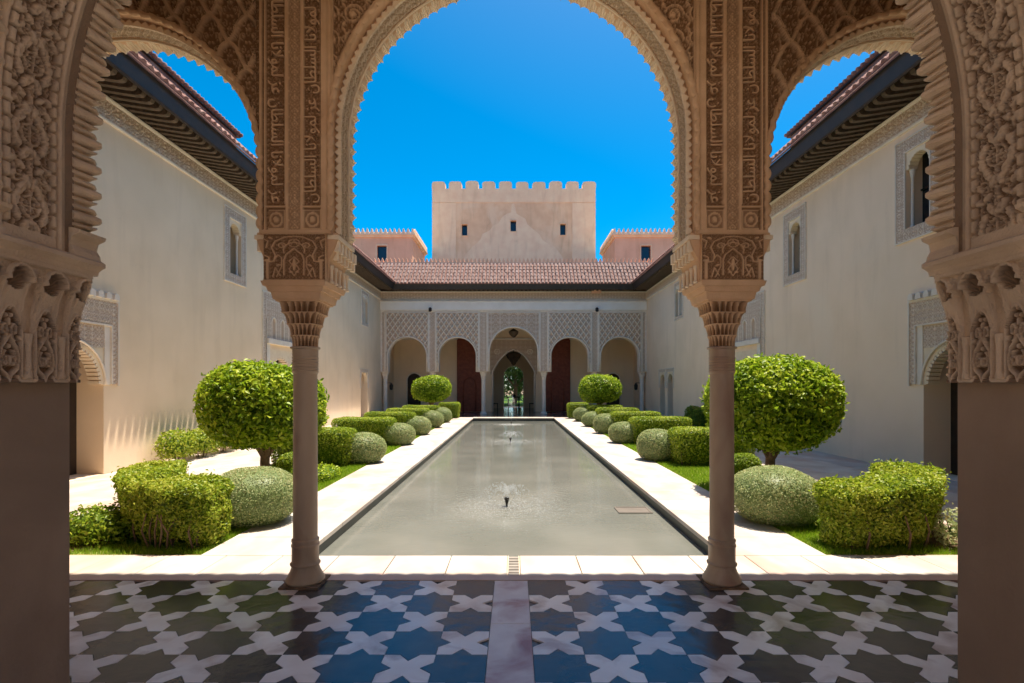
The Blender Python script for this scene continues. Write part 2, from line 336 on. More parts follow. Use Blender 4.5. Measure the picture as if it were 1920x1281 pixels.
# ------------------------------------------------------------------ ground, lawns, pool
PX = 2.03; PY0, PY1 = 5.10, 26.9; CX = 2.96; LX = 4.90; WX = 7.43; YF = 30.2; WZ = -.16
g = MB(); G = 400
zb = -.06
g.box(-G, -PX - .04, -G, G, zb - .5, zb); g.box(PX + .04, G, -G, G, zb - .5, zb); g.box(-PX - .04, PX + .04, -G, PY0 - .02, zb - .5, zb); g.box(-PX - .04, PX + .04, PY1 + .02, G, zb - .5, zb)
lab(g.build('ground', ground_m), kind='structure')
pw = MB(); t = .1
pw.box(-PX - t, -PX, PY0 - t, PY1 + t, -.6, -.052); pw.box(PX, PX + t, PY0 - t, PY1 + t, -.6, -.052); pw.box(-PX, PX, PY0 - t, PY0, -.6, -.052); pw.box(-PX, PX, PY1, PY1 + t, -.6, -.03)
lab(pw.build('pool_basin', poolwall_m), kind='structure')
def water_mat():
    m = bpy.data.materials.new('pool_water'); m.use_nodes = True; n = m.node_tree.nodes; l = m.node_tree.links; b = n['Principled BSDF']
    b.inputs['Roughness'].default_value = .025; b.inputs['IOR'].default_value = 1.5; b.inputs['Specular IOR Level'].default_value = 1.0
    g = n.new('ShaderNodeNewGeometry')
    t = n.new('ShaderNodeTexNoise'); t.inputs['Scale'].default_value = .9; t.inputs['Detail'].default_value = 4; l.new(g.outputs['Position'], t.inputs['Vector'])
    r = n.new('ShaderNodeValToRGB'); r.color_ramp.elements[0].color = (.150, .158, .140, 1); r.color_ramp.elements[1].color = (.195, .20, .178, 1); r.color_ramp.elements[0].position = .35; r.color_ramp.elements[1].position = .65
    l.new(t.outputs[0], r.inputs[0]); l.new(r.outputs[0], b.inputs['Base Color'])
    mp = n.new('ShaderNodeMapping'); mp.inputs['Scale'].default_value = (5, 11, 5); l.new(g.outputs['Position'], mp.inputs[0])
    tb = n.new('ShaderNodeTexNoise'); tb.inputs['Scale'].default_value = 1.6; tb.inputs['Detail'].default_value = 3; tb.inputs['Distortion'].default_value = .8; l.new(mp.outputs[0], tb.inputs['Vector'])
    # rings spreading from the jets
    hsum = tb.outputs[0]
    for (jx, jy) in ((-.1, 7.9), (-.1, 17.0), (-.1, 24.6)):
        sb = n.new('ShaderNodeVectorMath'); sb.operation = 'DISTANCE'; l.new(g.outputs['Position'], sb.inputs[0]); sb.inputs[1].default_value = (jx, jy, WZ)
        ml = n.new('ShaderNodeMath'); ml.operation = 'MULTIPLY'; l.new(sb.outputs['Value'], ml.inputs[0]); ml.inputs[1].default_value = 42
        sn = n.new('ShaderNodeMath'); sn.operation = 'SINE'; l.new(ml.outputs[0], sn.inputs[0])
        fo = n.new('ShaderNodeMapRange'); l.new(sb.outputs['Value'], fo.inputs[0]); fo.inputs[1].default_value = .1; fo.inputs[2].default_value = 2.6; fo.inputs[3].default_value = .16; fo.inputs[4].default_value = 0
        pr = n.new('ShaderNodeMath'); pr.operation = 'MULTIPLY'; l.new(sn.outputs[0], pr.inputs[0]); l.new(fo.outputs[0], pr.inputs[1])
        ad = n.new('ShaderNodeMath'); ad.operation = 'ADD'; l.new(hsum, ad.inputs[0]); l.new(pr.outputs[0], ad.inputs[1]); hsum = ad.outputs[0]
    bp = n.new('ShaderNodeBump'); bp.inputs['Strength'].default_value = .09; bp.inputs['Distance'].default_value = .02; l.new(hsum, bp.inputs['Height']); l.new(bp.outputs[0], b.inputs['Normal'])
    return m
wm = MB(); wm.add([(-PX, PY0, WZ), (PX, PY0, WZ), (PX, PY1, WZ), (-PX, PY1, WZ)], [(0, 1, 2, 3)])
lab(wm.build('pool_water', water_mat()), kind='structure')
# submerged access plate at water level
o = thing('access_plate', 'beige square plate at the water surface near the right pool edge', 'plate', (1.68, 7.6, WZ))
m_ = MB(); m_.box(1.47, 1.90, 7.47, 7.80, WZ - .04, WZ + .006); m_.build('plate', poolwall_m if False else plate_m, o)
m_ = MB(); m_.box(1.45, 1.47, 7.45, 7.82, WZ - .04, WZ + .012); m_.box(1.90, 1.92, 7.45, 7.82, WZ - .04, WZ + .012); m_.box(1.47, 1.90, 7.45, 7.47, WZ - .04, WZ + .012); m_.box(1.47, 1.90, 7.80, 7.82, WZ - .04, WZ + .012); m_.build('plate_rim', plate_m, o)

def slab_mesh(w, d, t, mat, name='slab'):
    b = .004; m = MB()
    m.add([(-w/2, -d/2, -t), (w/2, -d/2, -t), (w/2, d/2, -t), (-w/2, d/2, -t), (-w/2, -d/2, -b), (w/2, -d/2, -b), (w/2, d/2, -b), (-w/2, d/2, -b),
           (-w/2+b, -d/2+b, 0), (w/2-b, -d/2+b, 0), (w/2-b, d/2-b, 0), (-w/2+b, d/2-b, 0)],
          [(0, 3, 2, 1), (8, 9, 10, 11), (0, 1, 5, 4), (1, 2, 6, 5), (2, 3, 7, 6), (3, 0, 4, 7), (4, 5, 9, 8), (5, 6, 10, 9), (6, 7, 11, 10), (7, 4, 8, 11)])
    return m.me(name, mat)
# courtyard paving: base and slabs
pv = MB(); pv.box(-WX, WX, 4.557, 5.06, -.059, -.03)
paving = lab(pv.build('front_paving', joint_m), kind='structure')
sw = .53; sm = slab_mesh(sw - .008, .532, .028, marble_m, 'paving_slab')
for i in range(14):
    for s in (-1, 1): link('paving_slab', sm, paving, (s * (.055 + sw * (i + .5)), 4.832, random.uniform(-.0015, 0)))
# thin pinkish strip along the portico, tinted as the edge of the eave shadow
m_ = MB(); m_.box(-WX, WX, 4.445, 4.554, -.059, .004); lab(m_.build('threshold_strip', pinkm_m), kind='structure')
# drain channel in the middle
o = thing('drain_channel', 'short grey drain channel between the pool and the tiled floor', 'drain', (0, 4.83, -.03))
m_ = MB()
for k in range(7): m_.box(-.045, .045, 4.58 + k * .075, 4.58 + k * .075 + .055, -.03, -.006)
m_.build('grate', grate_m, o)
m_ = MB(); m_.box(-.053, -.047, 4.56, 5.1, -.03, -.003); m_.box(.047, .053, 4.56, 5.1, -.03, -.003); m_.build('channel_rim', wall_m, o)
# coping along the pool
for s, nm in ((-1, 'left'), (1, 'right')):
    cb = MB(); x0, x1 = sorted((s * (PX + .045), s * (CX - .01))); cb.box(x0, x1, 5.12, PY1 + .9, -.059, -.032)
    cop = lab(cb.build('pool_coping', joint_m), kind='structure')
    d = .62; cm = slab_mesh(CX - PX + .025, d - .009, .05, marble_m, 'coping_slab')
    n = int((PY1 + .9 - 5.105) / d)
    for i in range(n): link('coping_slab', cm, cop, (s * (PX - .02 + CX) / 2 + s * .0, 5.105 + d * (i + .5), random.uniform(-.0015, .0)))
m_ = MB(); m_.box(-PX - .02, PX + .02, PY1 - .03, PY1 + .9, -.029, -.001); lab(m_.build('far_pool_coping', marble_m), kind='structure')
# lawns
for s in (-1, 1):
    x0, x1 = sorted((s * CX, s * LX)); m_ = MB(); nx, ny = 12, 120
    vs = []; fs = []
    for j in range(ny + 1):
        for i in range(nx + 1):
            x = x0 + (x1 - x0) * i / nx; y = 5.13 + (27.6 - 5.13) * j / ny; e = min(i, nx - i, 3) / 3
            vs.append((x, y, -.035 + .02 * e + .008 * math.sin(x * 7 + s) * math.cos(y * 5)))
    for j in range(ny):
        for i in range(nx): a = j * (nx + 1) + i; fs.append((a, a + 1, a + nx + 2, a + nx + 1))
    m_.add(vs, fs); lab(m_.build('lawn_bed', lawn_m), kind='structure')
    # bare soil by the near hedge
    m_ = MB(); cx, cy = s * 4.45, 5.85; pts = []
    for k in range(24):
        a = 2 * PI * k / 24; q = 1 + .25 * math.sin(3 * a + s) + .12 * math.sin(7 * a)
        pts.append((cx + .42 * q * math.cos(a), cy + .62 * q * math.sin(a)))
    m_.add([(cx, cy, .012)] + [(p[0], p[1], -.012) for p in pts], [(0, 1 + k, 1 + (k + 1) % 24) for k in range(24)])
    lab(m_.build('bare_soil', soil_m), kind='structure')
    # narrow pink kerb edge between lawn and near paving
    m_ = MB(); m_.box(*sorted((s * 2.93, s * LX)), 5.104, 5.128, -.055, -.004); lab(m_.build('lawn_kerb', pinkm_m), kind='structure')
rg = np.random.default_rng(3)
def grass(s):
    bl = []
    for (ya, yb, dens) in ((5.14, 7.6, 9000), (7.6, 12, 4500), (12, 27.5, 1100)):
        n = int((LX - CX) * (yb - ya) * dens); x = rg.uniform(CX + .005, LX, n); y = rg.uniform(ya, yb, n)
        k = ((x - 4.45) / .42) ** 2 + ((y - 5.85) / .65) ** 2; keep = (k > 1) | (rg.random(n) < .12); bl.append(np.stack([x[keep], y[keep]], 1))
    P = np.concatenate(bl); n = len(P); P[:, 0] *= s
    h = rg.uniform(.025, .065, n) * np.where(P[:, 1] > 12, 1.2, 1); a = rg.uniform(0, 2 * PI, n); w = rg.uniform(.002, .004, n) * np.where(P[:, 1] > 7.6, 1.6, 1) * np.where(P[:, 1] > 12, 2.2, 1)
    dx, dy = np.cos(a) * w, np.sin(a) * w; lx, ly = rg.normal(0, .35, n) * h, rg.normal(0, .35, n) * h
    z = np.full(n, -.02)
    V = np.stack([np.stack([P[:, 0] - dx, P[:, 1] - dy, z], 1), np.stack([P[:, 0] + dx, P[:, 1] + dy, z], 1), np.stack([P[:, 0] + lx, P[:, 1] + ly, z + h], 1)], 1)
    o = build_np('grass', V, np.arange(3 * n).reshape(n, 3), grass_m, None, False, rg.random(n) * .9)
    lab(o, 'short green lawn grass left of the pool coping' if s < 0 else 'short green lawn grass right of the pool coping', 'grass', kind='stuff')
grass(-1); grass(1)
# side paths
for s in (-1, 1):
    x0, x1 = sorted((s * LX, s * WX)); m_ = MB(); m_.box(x0, x1, 5.104, YF + .2, -.059, -.03); path = lab(m_.build('side_path', joint_m), kind='structure')
    w = (WX - LX) / 3; pm = slab_mesh(w - .010, .8 - .010, .028, marble_m, 'path_slab')
    for j in range(20):
        for i in range(3): link('path_slab', pm, path, (s * (LX + w * (i + .5)), 5.51 + .8 * j, random.uniform(-.0015, 0)))
    m_ = MB(); y = 5.11 + 16.0
    while y < YF - .1:
        for i in range(3): m_.box(*sorted((s * (LX + w * i + .003), s * (LX + w * (i + 1) - .003))), y + .003, y + .797, -.0299, -.001)
        y += .8
    st = m_.build('distant_path_slabs', marble_m, path); st['kind'] = 'stuff'

# ------------------------------------------------------------------ portico tile floor
CS = .305; FY = 4.44
m_ = MB(); m_.box(-8, 8, -6, FY + .002, -.059, -.012); tf = lab(m_.build('tile_floor', slate_m), kind='structure')
m_ = MB(); m_.box(-8, 8, -6, -3.4, -.0119, -.002); lab(m_.build('rear_bounce_floor', rear_m), kind='structure')  # unseen pale floor added behind the camera for bounce light
nb, dp = .20, .24
def tri_notch(c, inward):
    pass
q = CS / 2 - .0015
def star_white():
    b = nb * CS; d = dp * CS; P = [(-q, -q), (-b, -q), (0, -q + d), (b, -q), (q, -q), (q, -b), (q - d, 0), (q, b), (q, q), (b, q), (0, q - d), (-b, q), (-q, q), (-q, b), (-q + d, 0), (-q, -b)]
    return P
def star_dark(ex=(1, 1, 1, 1)):
    b = nb * CS - .003; d = dp * CS - .003; P = [(-q, -q)]
    if ex[0]: P += [(-b, -q), (0, -q - d), (b, -q)]
    P += [(q, -q)]
    if ex[1]: P += [(q, -b), (q + d, 0), (q, b)]
    P += [(q, q)]
    if ex[2]: P += [(b, q), (0, q + d), (-b, q)]
    P += [(-q, q)]
    if ex[3]: P += [(-q, b), (-q - d, 0), (-q, -b)]
    return P
def tile_me(P, mat, name):
    m = MB(); m.prism(P, 'z', -.012, 0); return m.me(name, mat)
wt = tile_me(star_white(), marble2_m, 'white_cross_tile')
dts = {}
def dark_tile(ex):
    if ex not in dts: dts[ex] = tile_me(star_dark(ex), slate_m, 'dark_star_tile')
    return dts[ex]
rest = MB()
for j in range(26):
    for i in range(22):
        for s in (-1, 1):
            x = s * (.137 + CS * (i + .5)) - .02; y = FY - CS * (j + .5); white = (i + j) % 2 == 1
            near = j < 8 and i < 13
            if near and white: link('white_cross_tile', wt, tf, (x, y, random.uniform(-.001, 0)))
            elif near:
                ex = (1, 1 if not (i == 0 and s == -1) else 0, 0 if j == 0 else 1, 1 if not (i == 0 and s == 1) else 0)
                link('dark_star_tile', dark_tile(ex), tf, (x, y, random.uniform(-.001, 0)))
            elif white: rest.prism([(x + a, y + b) for a, b in star_white()], 'z', -.012, -.0005)
rt = rest.build('outlying_white_tiles', marble2_m, tf); rt['kind'] = 'stuff'
for k in range(9):
    me_ = slab_mesh(.27, .80, .012, strip_m, 'centre_strip_slab')
    link('centre_strip_slab', me_, tf, (-.02, FY - .802 * (k + .5) + (0 if k else 0), .0))
# triangular dark inserts on the strip side of white tiles next to it are part of the dark bed

# ------------------------------------------------------------------ portico arcade wall (towards the court)
YA, YB = 4.16, 4.62; YC = 4.39; CZ = 3.60; CR = 1.375; SZ = 3.30; SR = 1.165; SXc = 3.16; ZI = 2.775; PXc = 1.69
aw = thing('arcade_wall', 'carved stucco arcade wall with three scalloped arches facing the pool', 'arcade', (0, YC, 0))
def arch_pts(cx, cz, r, zs, n=40):
    return [(cx - r, zs)] + [(cx + r * math.cos(PI - PI * i / n), cz + r * math.sin(PI - PI * i / n)) for i in range(n + 1)] + [(cx + r, zs)]
YW = YA + .03                      # plain wall face behind the relief
bd = [(-WX, -.05), (-SXc - SR, -.05)] + arch_pts(-SXc, SZ, SR, ZI)[0:] 
bd = [(-WX, -.05), (-SXc - SR, -.05)] + arch_pts(-SXc, SZ, SR, ZI) + arch_pts(0, CZ, CR, ZI) + arch_pts(SXc, SZ, SR, ZI) + [(SXc + SR, -.05), (WX, -.05)]
bdf = [(-WX, -.05), (-SXc - SR - .035, -.05)] + arch_pts(-SXc, SZ, SR + .035, ZI) + arch_pts(0, CZ, CR + .035, ZI) + arch_pts(SXc, SZ, SR + .035, ZI) + [(SXc + SR + .035, -.05), (WX, -.05)]
YR = YW + .10
m_ = MB(); m_.profile_wall(bdf, 6.9, YW, YR - .001); m_.build('wall_face', stucco_m, aw)
m_ = MB(); m_.profile_wall(bd, 6.9, YR, YB); m_.build('wall', stucco_m, aw)
def clear(U, V, g=.04):
    d = np.where(V > CZ, np.hypot(U, V - CZ), abs(U)) - CR
    for q in (-1, 1): d = np.minimum(d, np.where(V > SZ, np.hypot(U - q * SXc, V - SZ), abs(U - q * SXc)) - SR)
    return d > g
def yplace(U, V, H, y=YW, amp=.030): return U, y - .004 - H * amp, V
# pier fronts: bands
fine = samp(T_fine, .10, .12); chain = samp(T_chain, .066, .10)
for s in (-1, 1):
    cx = s * PXc
    def bandh(U, V, cx=cx):
        x = U - cx; h = fine(U * 1.5, V * 1.5) * .42
        h = np.where(abs(x) < .042, .25 + .5 * chain(x + .033, V), h)
        for c, w in ((-.262, .010), (-.225, .006), (-.060, .012), (.060, .012), (.197, .006), (.205, .012), (.2, .01)):
            if c > .19: continue
            h = np.where(abs(x - c) < w, .95, h)
        h = np.where(abs(x - .215) < .008, .95, h)
        h = np.where((x > .225) & (x < .29), .62 + .12 * np.sin((x - .225) * 190), h)
        h = np.where(abs(x - .296) < .006, .95, h)
        # square rosettes at the foot
        foot = (V < 2.995)
        rz = (V - 2.80) / .165; rx = np.where(x < 0, (x + .142) / .075, (x - .138) / .075)
        rr = np.hypot(rx, (rz - .5) * 2)
        ro = np.where(rr < .28, .8, np.where(abs(rr - .62) < .1, .6, .18)) * (np.maximum(abs(rx), abs(rz * 2 - 1)) < .93) + np.where((abs(np.maximum(abs(rx), abs(rz * 2 - 1)) - .88) < .07), .55, 0)
        h = np.where(foot & (abs(x) > .07) & (abs(x) < .2), np.clip(ro, 0, 1), h)
        h = np.where((abs(V - 2.985) < .007) & (abs(x) > .06) & (abs(x) < .22), .9, h)
        h = np.where(V < 2.805, .95, h)
        return h
    # mirrored so that the smooth border is always on the side of the middle arch
    hf('pier_band_panel', aw, stucco_m, cx - .305, cx + .305, 2.776, 5.3, .0075, (lambda U, V, s=s, cx=cx, b=bandh: b(U if s < 0 else 2 * cx - U, V)), yplace, clear)
# spandrel reliefs
cr2 = CR + .012
sp_t = raster([('s', spiral(.5, .5, .42, .1, 0, 620, 40), .04, 1.), ('e', .5, .5, .12, .12, 0, 1.), ('e', .1, .1, .12, .06, 45, 1.), ('e', .1, .9, .12, .06, -45, 1.), ('s', [(0, 0), (.2, .25), (0, .5), (.2, .75), (0, 1)], .03, .8)], 96, .02, mirror=False)
spf = samp(sp_t, .19, .19)
for s in (-1, 1):
    a, b = sorted((s * (PXc - .305), 0))
    hf('central_spandrel_panel', aw, stucco_m, a, b, 3.3, 5.3, .0085, lambda U, V: np.maximum(spf(U, V), .6 * fine(U, V)),
       lambda U, V, H: yplace(U, V, H, YW, .03), lambda U, V: (np.hypot(U, V - CZ) > CR + .08) | (V < CZ - .5))
    sb = sebka(.284, .412)
    a, b = sorted((s * (PXc + .305), s * 4.6))
    hf('sebka_panel', aw, stucco_m, a, b, 2.8, 5.3, .0085, lambda U, V, s=s, sb=sb: sb(U - s * 2.02 + .03, V - .12),
       lambda U, V, H: yplace(U, V, H, YW, .046), lambda U, V, s=s: (np.hypot(U - s * SXc, V - SZ) > SR + .05) & ((abs(U - s * SXc) > SR + .05) | (V > SZ)))
# lobed archivolt ropes
def rope(cx, cz, r, zs, y, name, rad=.018, amp=.010, pitch=.092, a0=-1.0):
    pts = []; L0 = max(0, cz - zs); Lc = PI * r; n = int((Lc + 2 * L0) / .012); rr = []
    for i in range(n + 1):
        d = (Lc + 2 * L0) * i / n; q = abs(math.sin(PI * d / pitch)); rad_ = r - amp * 1.6 * q
        if d < L0: p = (cx - rad_, y, zs + d)
        elif d > L0 + Lc: p = (cx + rad_, y, zs + (L0 * 2 + Lc - d))
        else: a = PI - (d - L0) / r; p = (cx + rad_ * math.cos(a), y, cz + rad_ * math.sin(a))
        pts.append(p); rr.append(rad + amp * .6 * q)
    m = MB(); m.tube(pts, rr, 7); return m.build(name, stucco_m, aw, 'all')
rope(0, CZ, CR + .055, 2.80, YW - .018, 'lobed_archivolt')
for s in (-1, 1): rope(s * SXc, SZ, SR + .048, 2.82, YW - .018, 'lobed_archivolt')
# scalloped teeth hanging from the soffit edges
def tooth_mesh(name, w, d, L, mat, taper=.25, sil=None):
    sil = sil or [(-.5, 0), (-.46, .30), (-.34, .22), (-.24, .62), (-.12, .5), (0, 1), (.12, .5), (.24, .62), (.34, .22), (.46, .30), (.5, 0)]
    m = MB(); n = len(sil)
    a = [(t * w, 0, -r * d * taper) for t, r in sil]; b = [(t * w, L * .8, -r * d) for t, r in sil]; c = [(t * w * .8, L, -r * d * .75) for t, r in sil]
    m.add(a + b + c, [(i, i + 1, n + i + 1, n + i) for i in range(n - 1)] + [(n + i, n + i + 1, 2 * n + i + 1, 2 * n + i) for i in range(n - 1)] + [tuple(range(n))[::-1], tuple(range(2 * n, 3 * n))])
    return m.me(name, mat)
def teeth(parent, me, cx, cz, r, zs, y, pitch, flip, name, amin=None):
    L0 = cz - zs; Lc = PI * r; n = int(round((Lc + 2 * L0) / pitch)); out = []
    for i in range(n):
        d = (Lc + 2 * L0) * (i + .5) / n
        if d < L0: p = (cx - r, y, zs + d); ang = PI
        elif d > L0 + Lc: p = (cx + r, y, zs + (L0 * 2 + Lc - d)); ang = 0
        else: ang = PI - (d - L0) / r; p = (cx + r * math.cos(ang), y, cz + r * math.sin(ang))
        # local -z points to the arch centre
        rot = Matrix.Rotation(PI / 2 - ang, 4, 'Y')
        if flip: rot = rot @ Matrix.Rotation(PI, 4, 'Z')
        if amin is None or p[2] < amin: link(name, me, parent, p, rot.to_euler())
tb_ = tooth_mesh('arch_tooth', .088, .050, .11, cream_m); tf_ = tooth_mesh('arch_tooth', .088, .040, .06, stucco_m, .5)
m_ = MB(); m_.prism([(-.029, -.012), (.029, -.012), (.031, .010), (.022, .012), (.017, .026), (.010, .026), (0, .046), (-.010, .026), (-.017, .026), (-.022, .012), (-.031, .010)], 'y', -.022, 0); crest = m_.me('crest_leaf', cream_m)
for cx, cz, r in ((0, CZ, CR), (-SXc, SZ, SR), (SXc, SZ, SR)):
    teeth(aw, tb_, cx, cz, r + .006, ZI + .02, YB - .12, .093, False, 'arch_tooth')
    teeth(aw, crest, cx, cz, r - .002, ZI + .02, YR - .001, .062, False, 'crest_leaf')
# soffit lace band and middle moulding
def arc_place(cx, cz, r, zs, amp, yref):
    L0 = cz - zs
    def f(U, V, H):   # U along the arch, V = y
        a = np.clip((U - L0) / r, 0, PI); A = PI - a; rr = r - .003 - H * amp
        X = cx + rr * np.cos(A); Z = cz + rr * np.sin(A)
        Z = np.where(U < L0, zs + U, np.where(U > L0 + PI * r, zs + (2 * L0 + PI * r - U), Z))
        return X, V, Z
    return f, 2 * L0 + PI * r
lace = samp(raster([('s', [(0, .25), (.25, .5), (.5, .25)], .05, 1.), ('s', [(0, .75), (.25, .5), (.5, .75)], .05, 1.), ('e', .5, .5, .1, .1, 0, .9), ('e', 0, 0, .12, .1, 0, .9), ('e', .25, .02, .07, .1, 0, .8)], 48, .05), .072, .072)
for cx, cz, r in ((0, CZ, CR), (-SXc, SZ, SR), (SXc, SZ, SR)):
    pl, LL = arc_place(cx, cz, r, ZI, .020, 0)
    hf('soffit_lace', aw, cream_m, 0, LL, YR - .022, YW + .235, .0075, lambda U, V: lace(U, V), pl)
    pts = []; L0 = cz - ZI
    for i in range(81):
        U = np.array(LL * i / 80); x, y, z = pl(U, np.array(YW + .262), np.array(.6)); pts.append((float(x), float(y), float(z)))
    m_ = MB(); m_.tube(pts, .012, 6); m_.build('soffit_moulding', cream_m, aw, 'all')
# inscription bands:  'izz li-mawlana al-sultan, in presentation forms laid out left to right
PH = ['\uFECB', '\uFEB0', ' ', '\uFEDF', '\uFEE4', '\uFEEE', '\uFEFB', '\uFEE7', '\uFE8E', ' ', '\uFE8D', '\uFEDF', '\uFEB4', '\uFEE0', '\uFEC4', '\uFE8E', '\uFEE5', ' ']
cu = bpy.data.curves.new('inscription', 'FONT'); cu.body = ''.join(reversed(PH)).strip(); cu.size = .2; cu.extrude = .005; cu.resolution_u = 2; cu.offset = .0006
to = bpy.data.objects.new('inscription', cu); C.objects.link(to); bpy.context.view_layer.update()
tme = bpy.data.meshes.new_from_object(to); bpy.data.objects.remove(to); bpy.data.curves.remove(cu)
nv = len(tme.vertices); co = np.zeros(nv * 3, np.float32); tme.vertices.foreach_get('co', co); co = co.reshape(-1, 3)
mn, mx = co.min(0), co.max(0); co[:, 0] = (co[:, 0] - mn[0]) / (mx[0] - mn[0]) * .80; co[:, 1] = (co[:, 1] - mn[1]) / (mx[1] - mn[1]) * .122 - .061; co[:, 2] = (co[:, 2] - mn[2]) / max(1e-6, mx[2] - mn[2]) * .018 - .009
tme.vertices.foreach_set('co', co.ravel()); tme.materials.clear(); tme.materials.append(stucco_m); tme.name = 'inscription_line'; tme.update()
for s in (-1, 1):
    for k in range(3):
        # letters stand up to +x on the outer band, to -x on the inner one
        za = 3.01 + .84 * k
        link('inscription_line', tme, aw, (s * PXc - .143 * 1, YW - .022, za + .80), (Matrix.Rotation(PI / 2, 4, 'X') @ Matrix.Rotation(-PI / 2, 4, 'Z')).to_euler())
        link('inscription_line', tme, aw, (s * PXc + .138, YW - .022, za - .20 * 0 + .0), (Matrix.Rotation(PI / 2, 4, 'X') @ Matrix.Rotation(PI / 2, 4, 'Z')).to_euler())
# impost blocks above the columns
imp = raster([('s', arcp(.5, .66, .17, 60, 200, 8), .014, 1.), ('s', [(.34, .12), (.34, .45), (.37, .56), (.5, .70)], .016, 1.), ('s', spiral(.30, .76, .07, .02, 0, 430), .014, 1.),
              ('s', [(.03, .55), (.10, .5), (.10, .40), (.18, .42), (.20, .55), (.14, .72), (.20, .86), (.36, .95), (.5, .97)], .016, 1.), ('s', [(.07, .05), (.07, .42)], .03, .7), ('e', .07, .44, .06, .03, 0, .9),
              ('s', [(.16, .08), (.20, .28), (.28, .10)], .014, .9), ('s', [(.22, .08), (.30, .30), (.30, .50), (.24, .56), (.2, .48)], .013, .9), ('e', .25, .33, .05, .025, 30, 1.), ('e', .5, .35, .03, .16, 0, .9), ('s', [(.5, .1), (.42, .25), (.5, .4)], .012, .9), ('s', [(.5, .3), (.42, .42), (.5, .52)], .012, .9),
              ('e', .45, .18, .04, .025, 0, .8), ('s', arcp(.5, .82, .09, 0, 360, 10), .012, .9), ('s', [(.44, .76), (.5, .88)], .01, .8), ('s', [(.0, .92), (.08, .86), (.05, .72)], .014, .9), ('e', .12, .93, .05, .025, -30, .9)], 160, .010)
impf = samp(imp, .48, .35)
for s in (-1, 1):
    cx = s * PXc
    m_ = MB(); m_.box(cx - .236, cx + .236, YA + .013, YB, 2.405, ZI + .001); m_.build('impost_block', stucco_m, aw)
    hf('impost_panel', aw, stucco_m, cx - .236, cx + .236, 2.407, 2.773, .0045, lambda U, V, cx=cx: np.where((V < 2.42) | (V > 2.765), .7, np.maximum(impf(U - cx + .24, V - 2.412), .45 * fine(U * 2, V * 2))), lambda U, V, H: (U, YA + .011 - H * .022, V))
    # flaring corbel on both sides: small colonnettes under a row of arches
    for q in (-1, 1):
        m_ = MB(); x0 = cx + q * .237
        m_.prism([(x0, 2.405), (x0, ZI + .02), (x0 + q * .075, ZI + .02), (x0 + q * .075, 2.735), (x0 + q * .05, 2.66), (x0 + q * .012, 2.58), (x0 + q * .004, 2.41)], 'y', YA + .06, YB + .01)
        m_.build('side_corbel', stucco_m, aw)
        for k in range(5):
            y = YA + .11 + k * .098
            m_ = MB(); m_.lathe([(.022, 0), (.022, .012), (.011, .02), (.010, .10), (.018, .115), (.020, .135), (.012, .14)], (x0 + q * .016, y), 8, 2.41); m_.build('colonnette', cream_m, aw, True)
        for k in range(6):
            y = YA + .075 + k * .088; m_ = MB(); m_.box(*sorted((x0 + q * .03, x0 + q * .082)), y, y + .05, 2.655, 2.735); m_.box(*sorted((x0 + q * .02, x0 + q * .058)), y + .05, y + .088, 2.60, 2.66); m_.build('muqarnas_cell', cream_m, aw)
        m_ = MB(); m_.box(*sorted((x0 + q * .004, x0 + q * .092)), YA + .05, YB + .012, 2.742, 2.775); m_.build('side_cornice', cream_m, aw)
    # stepped mouldings under the block
    for w, a, b in ((.250, 2.370, 2.406), (.222, 2.332, 2.371), (.196, 2.275, 2.333)):
        m_ = MB(); m_.add([(cx - w, YC - w, b), (cx + w, YC - w, b), (cx + w, YC + w, b), (cx - w, YC + w, b), (cx - w + .012, YC - w + .012, a), (cx + w - .012, YC - w + .012, a), (cx + w - .012, YC + w - .012, a), (cx - w + .012, YC + w - .012, a)],
                          [(0, 1, 2, 3), (7, 6, 5, 4), (0, 4, 5, 1), (1, 5, 6, 2), (2, 6, 7, 3), (3, 7, 4, 0)]); m_.build('stepped_moulding', stucco_m, aw)
# slender marble columns
def capital_pts(c, z0, z1, rb, wt, nu=240, nv=90, tiers=4, per=5):
    U, V = np.meshgrid(np.arange(nu) / nu * 2 * PI, np.linspace(0, 1, nv))
    sq = 1 / np.maximum(abs(np.cos(U)), abs(np.sin(U)))
    k = np.clip(V / .75, 0, 1); e = V ** 1.7
    tt_ = np.floor(np.clip(V * tiers, 0, tiers - 1e-6)); e = (e * .35 + .65 * ((tt_ + np.clip((V * tiers - tt_) * 1.0, 0, 1) ** 5) / tiers) ** 1.45)
    base = rb + (wt - rb) * e
    r = base * (1 - k) + base * k * np.minimum(sq, 1.36)
    t = V * tiers; ti = np.floor(np.clip(t, 0, tiers - 1e-6)); tf = t - ti
    ph = (U / (2 * PI) * 4 * per + .5 * (ti % 2)) % 1
    x = abs(ph - .5) * 2
    open_ = np.clip((1 - x ** 2) ** .5 * 1.05 - tf, 0, 1) > .12
    den = np.where(open_, (1 - x) ** .5 * .30 * (1 - tf * .6), 0)
    lip = .045 * np.exp(-((tf - .92) / .08) ** 2)
    r = r * (1 - den + lip)
    X = c[0] + r * np.cos(U); Y = c[1] + r * np.sin(U); Z = z0 + (z1 - z0) * V
    I = np.arange(nu * nv).reshape(nv, nu); J = np.roll(I, -1, 1)
    F = np.stack([I[:-1], J[:-1], J[1:], I[1:]], -1).reshape(-1, 4)
    return np.stack([X, Y, Z], -1).reshape(-1, 3), F, np.clip(den * 5, 0, 1).ravel()
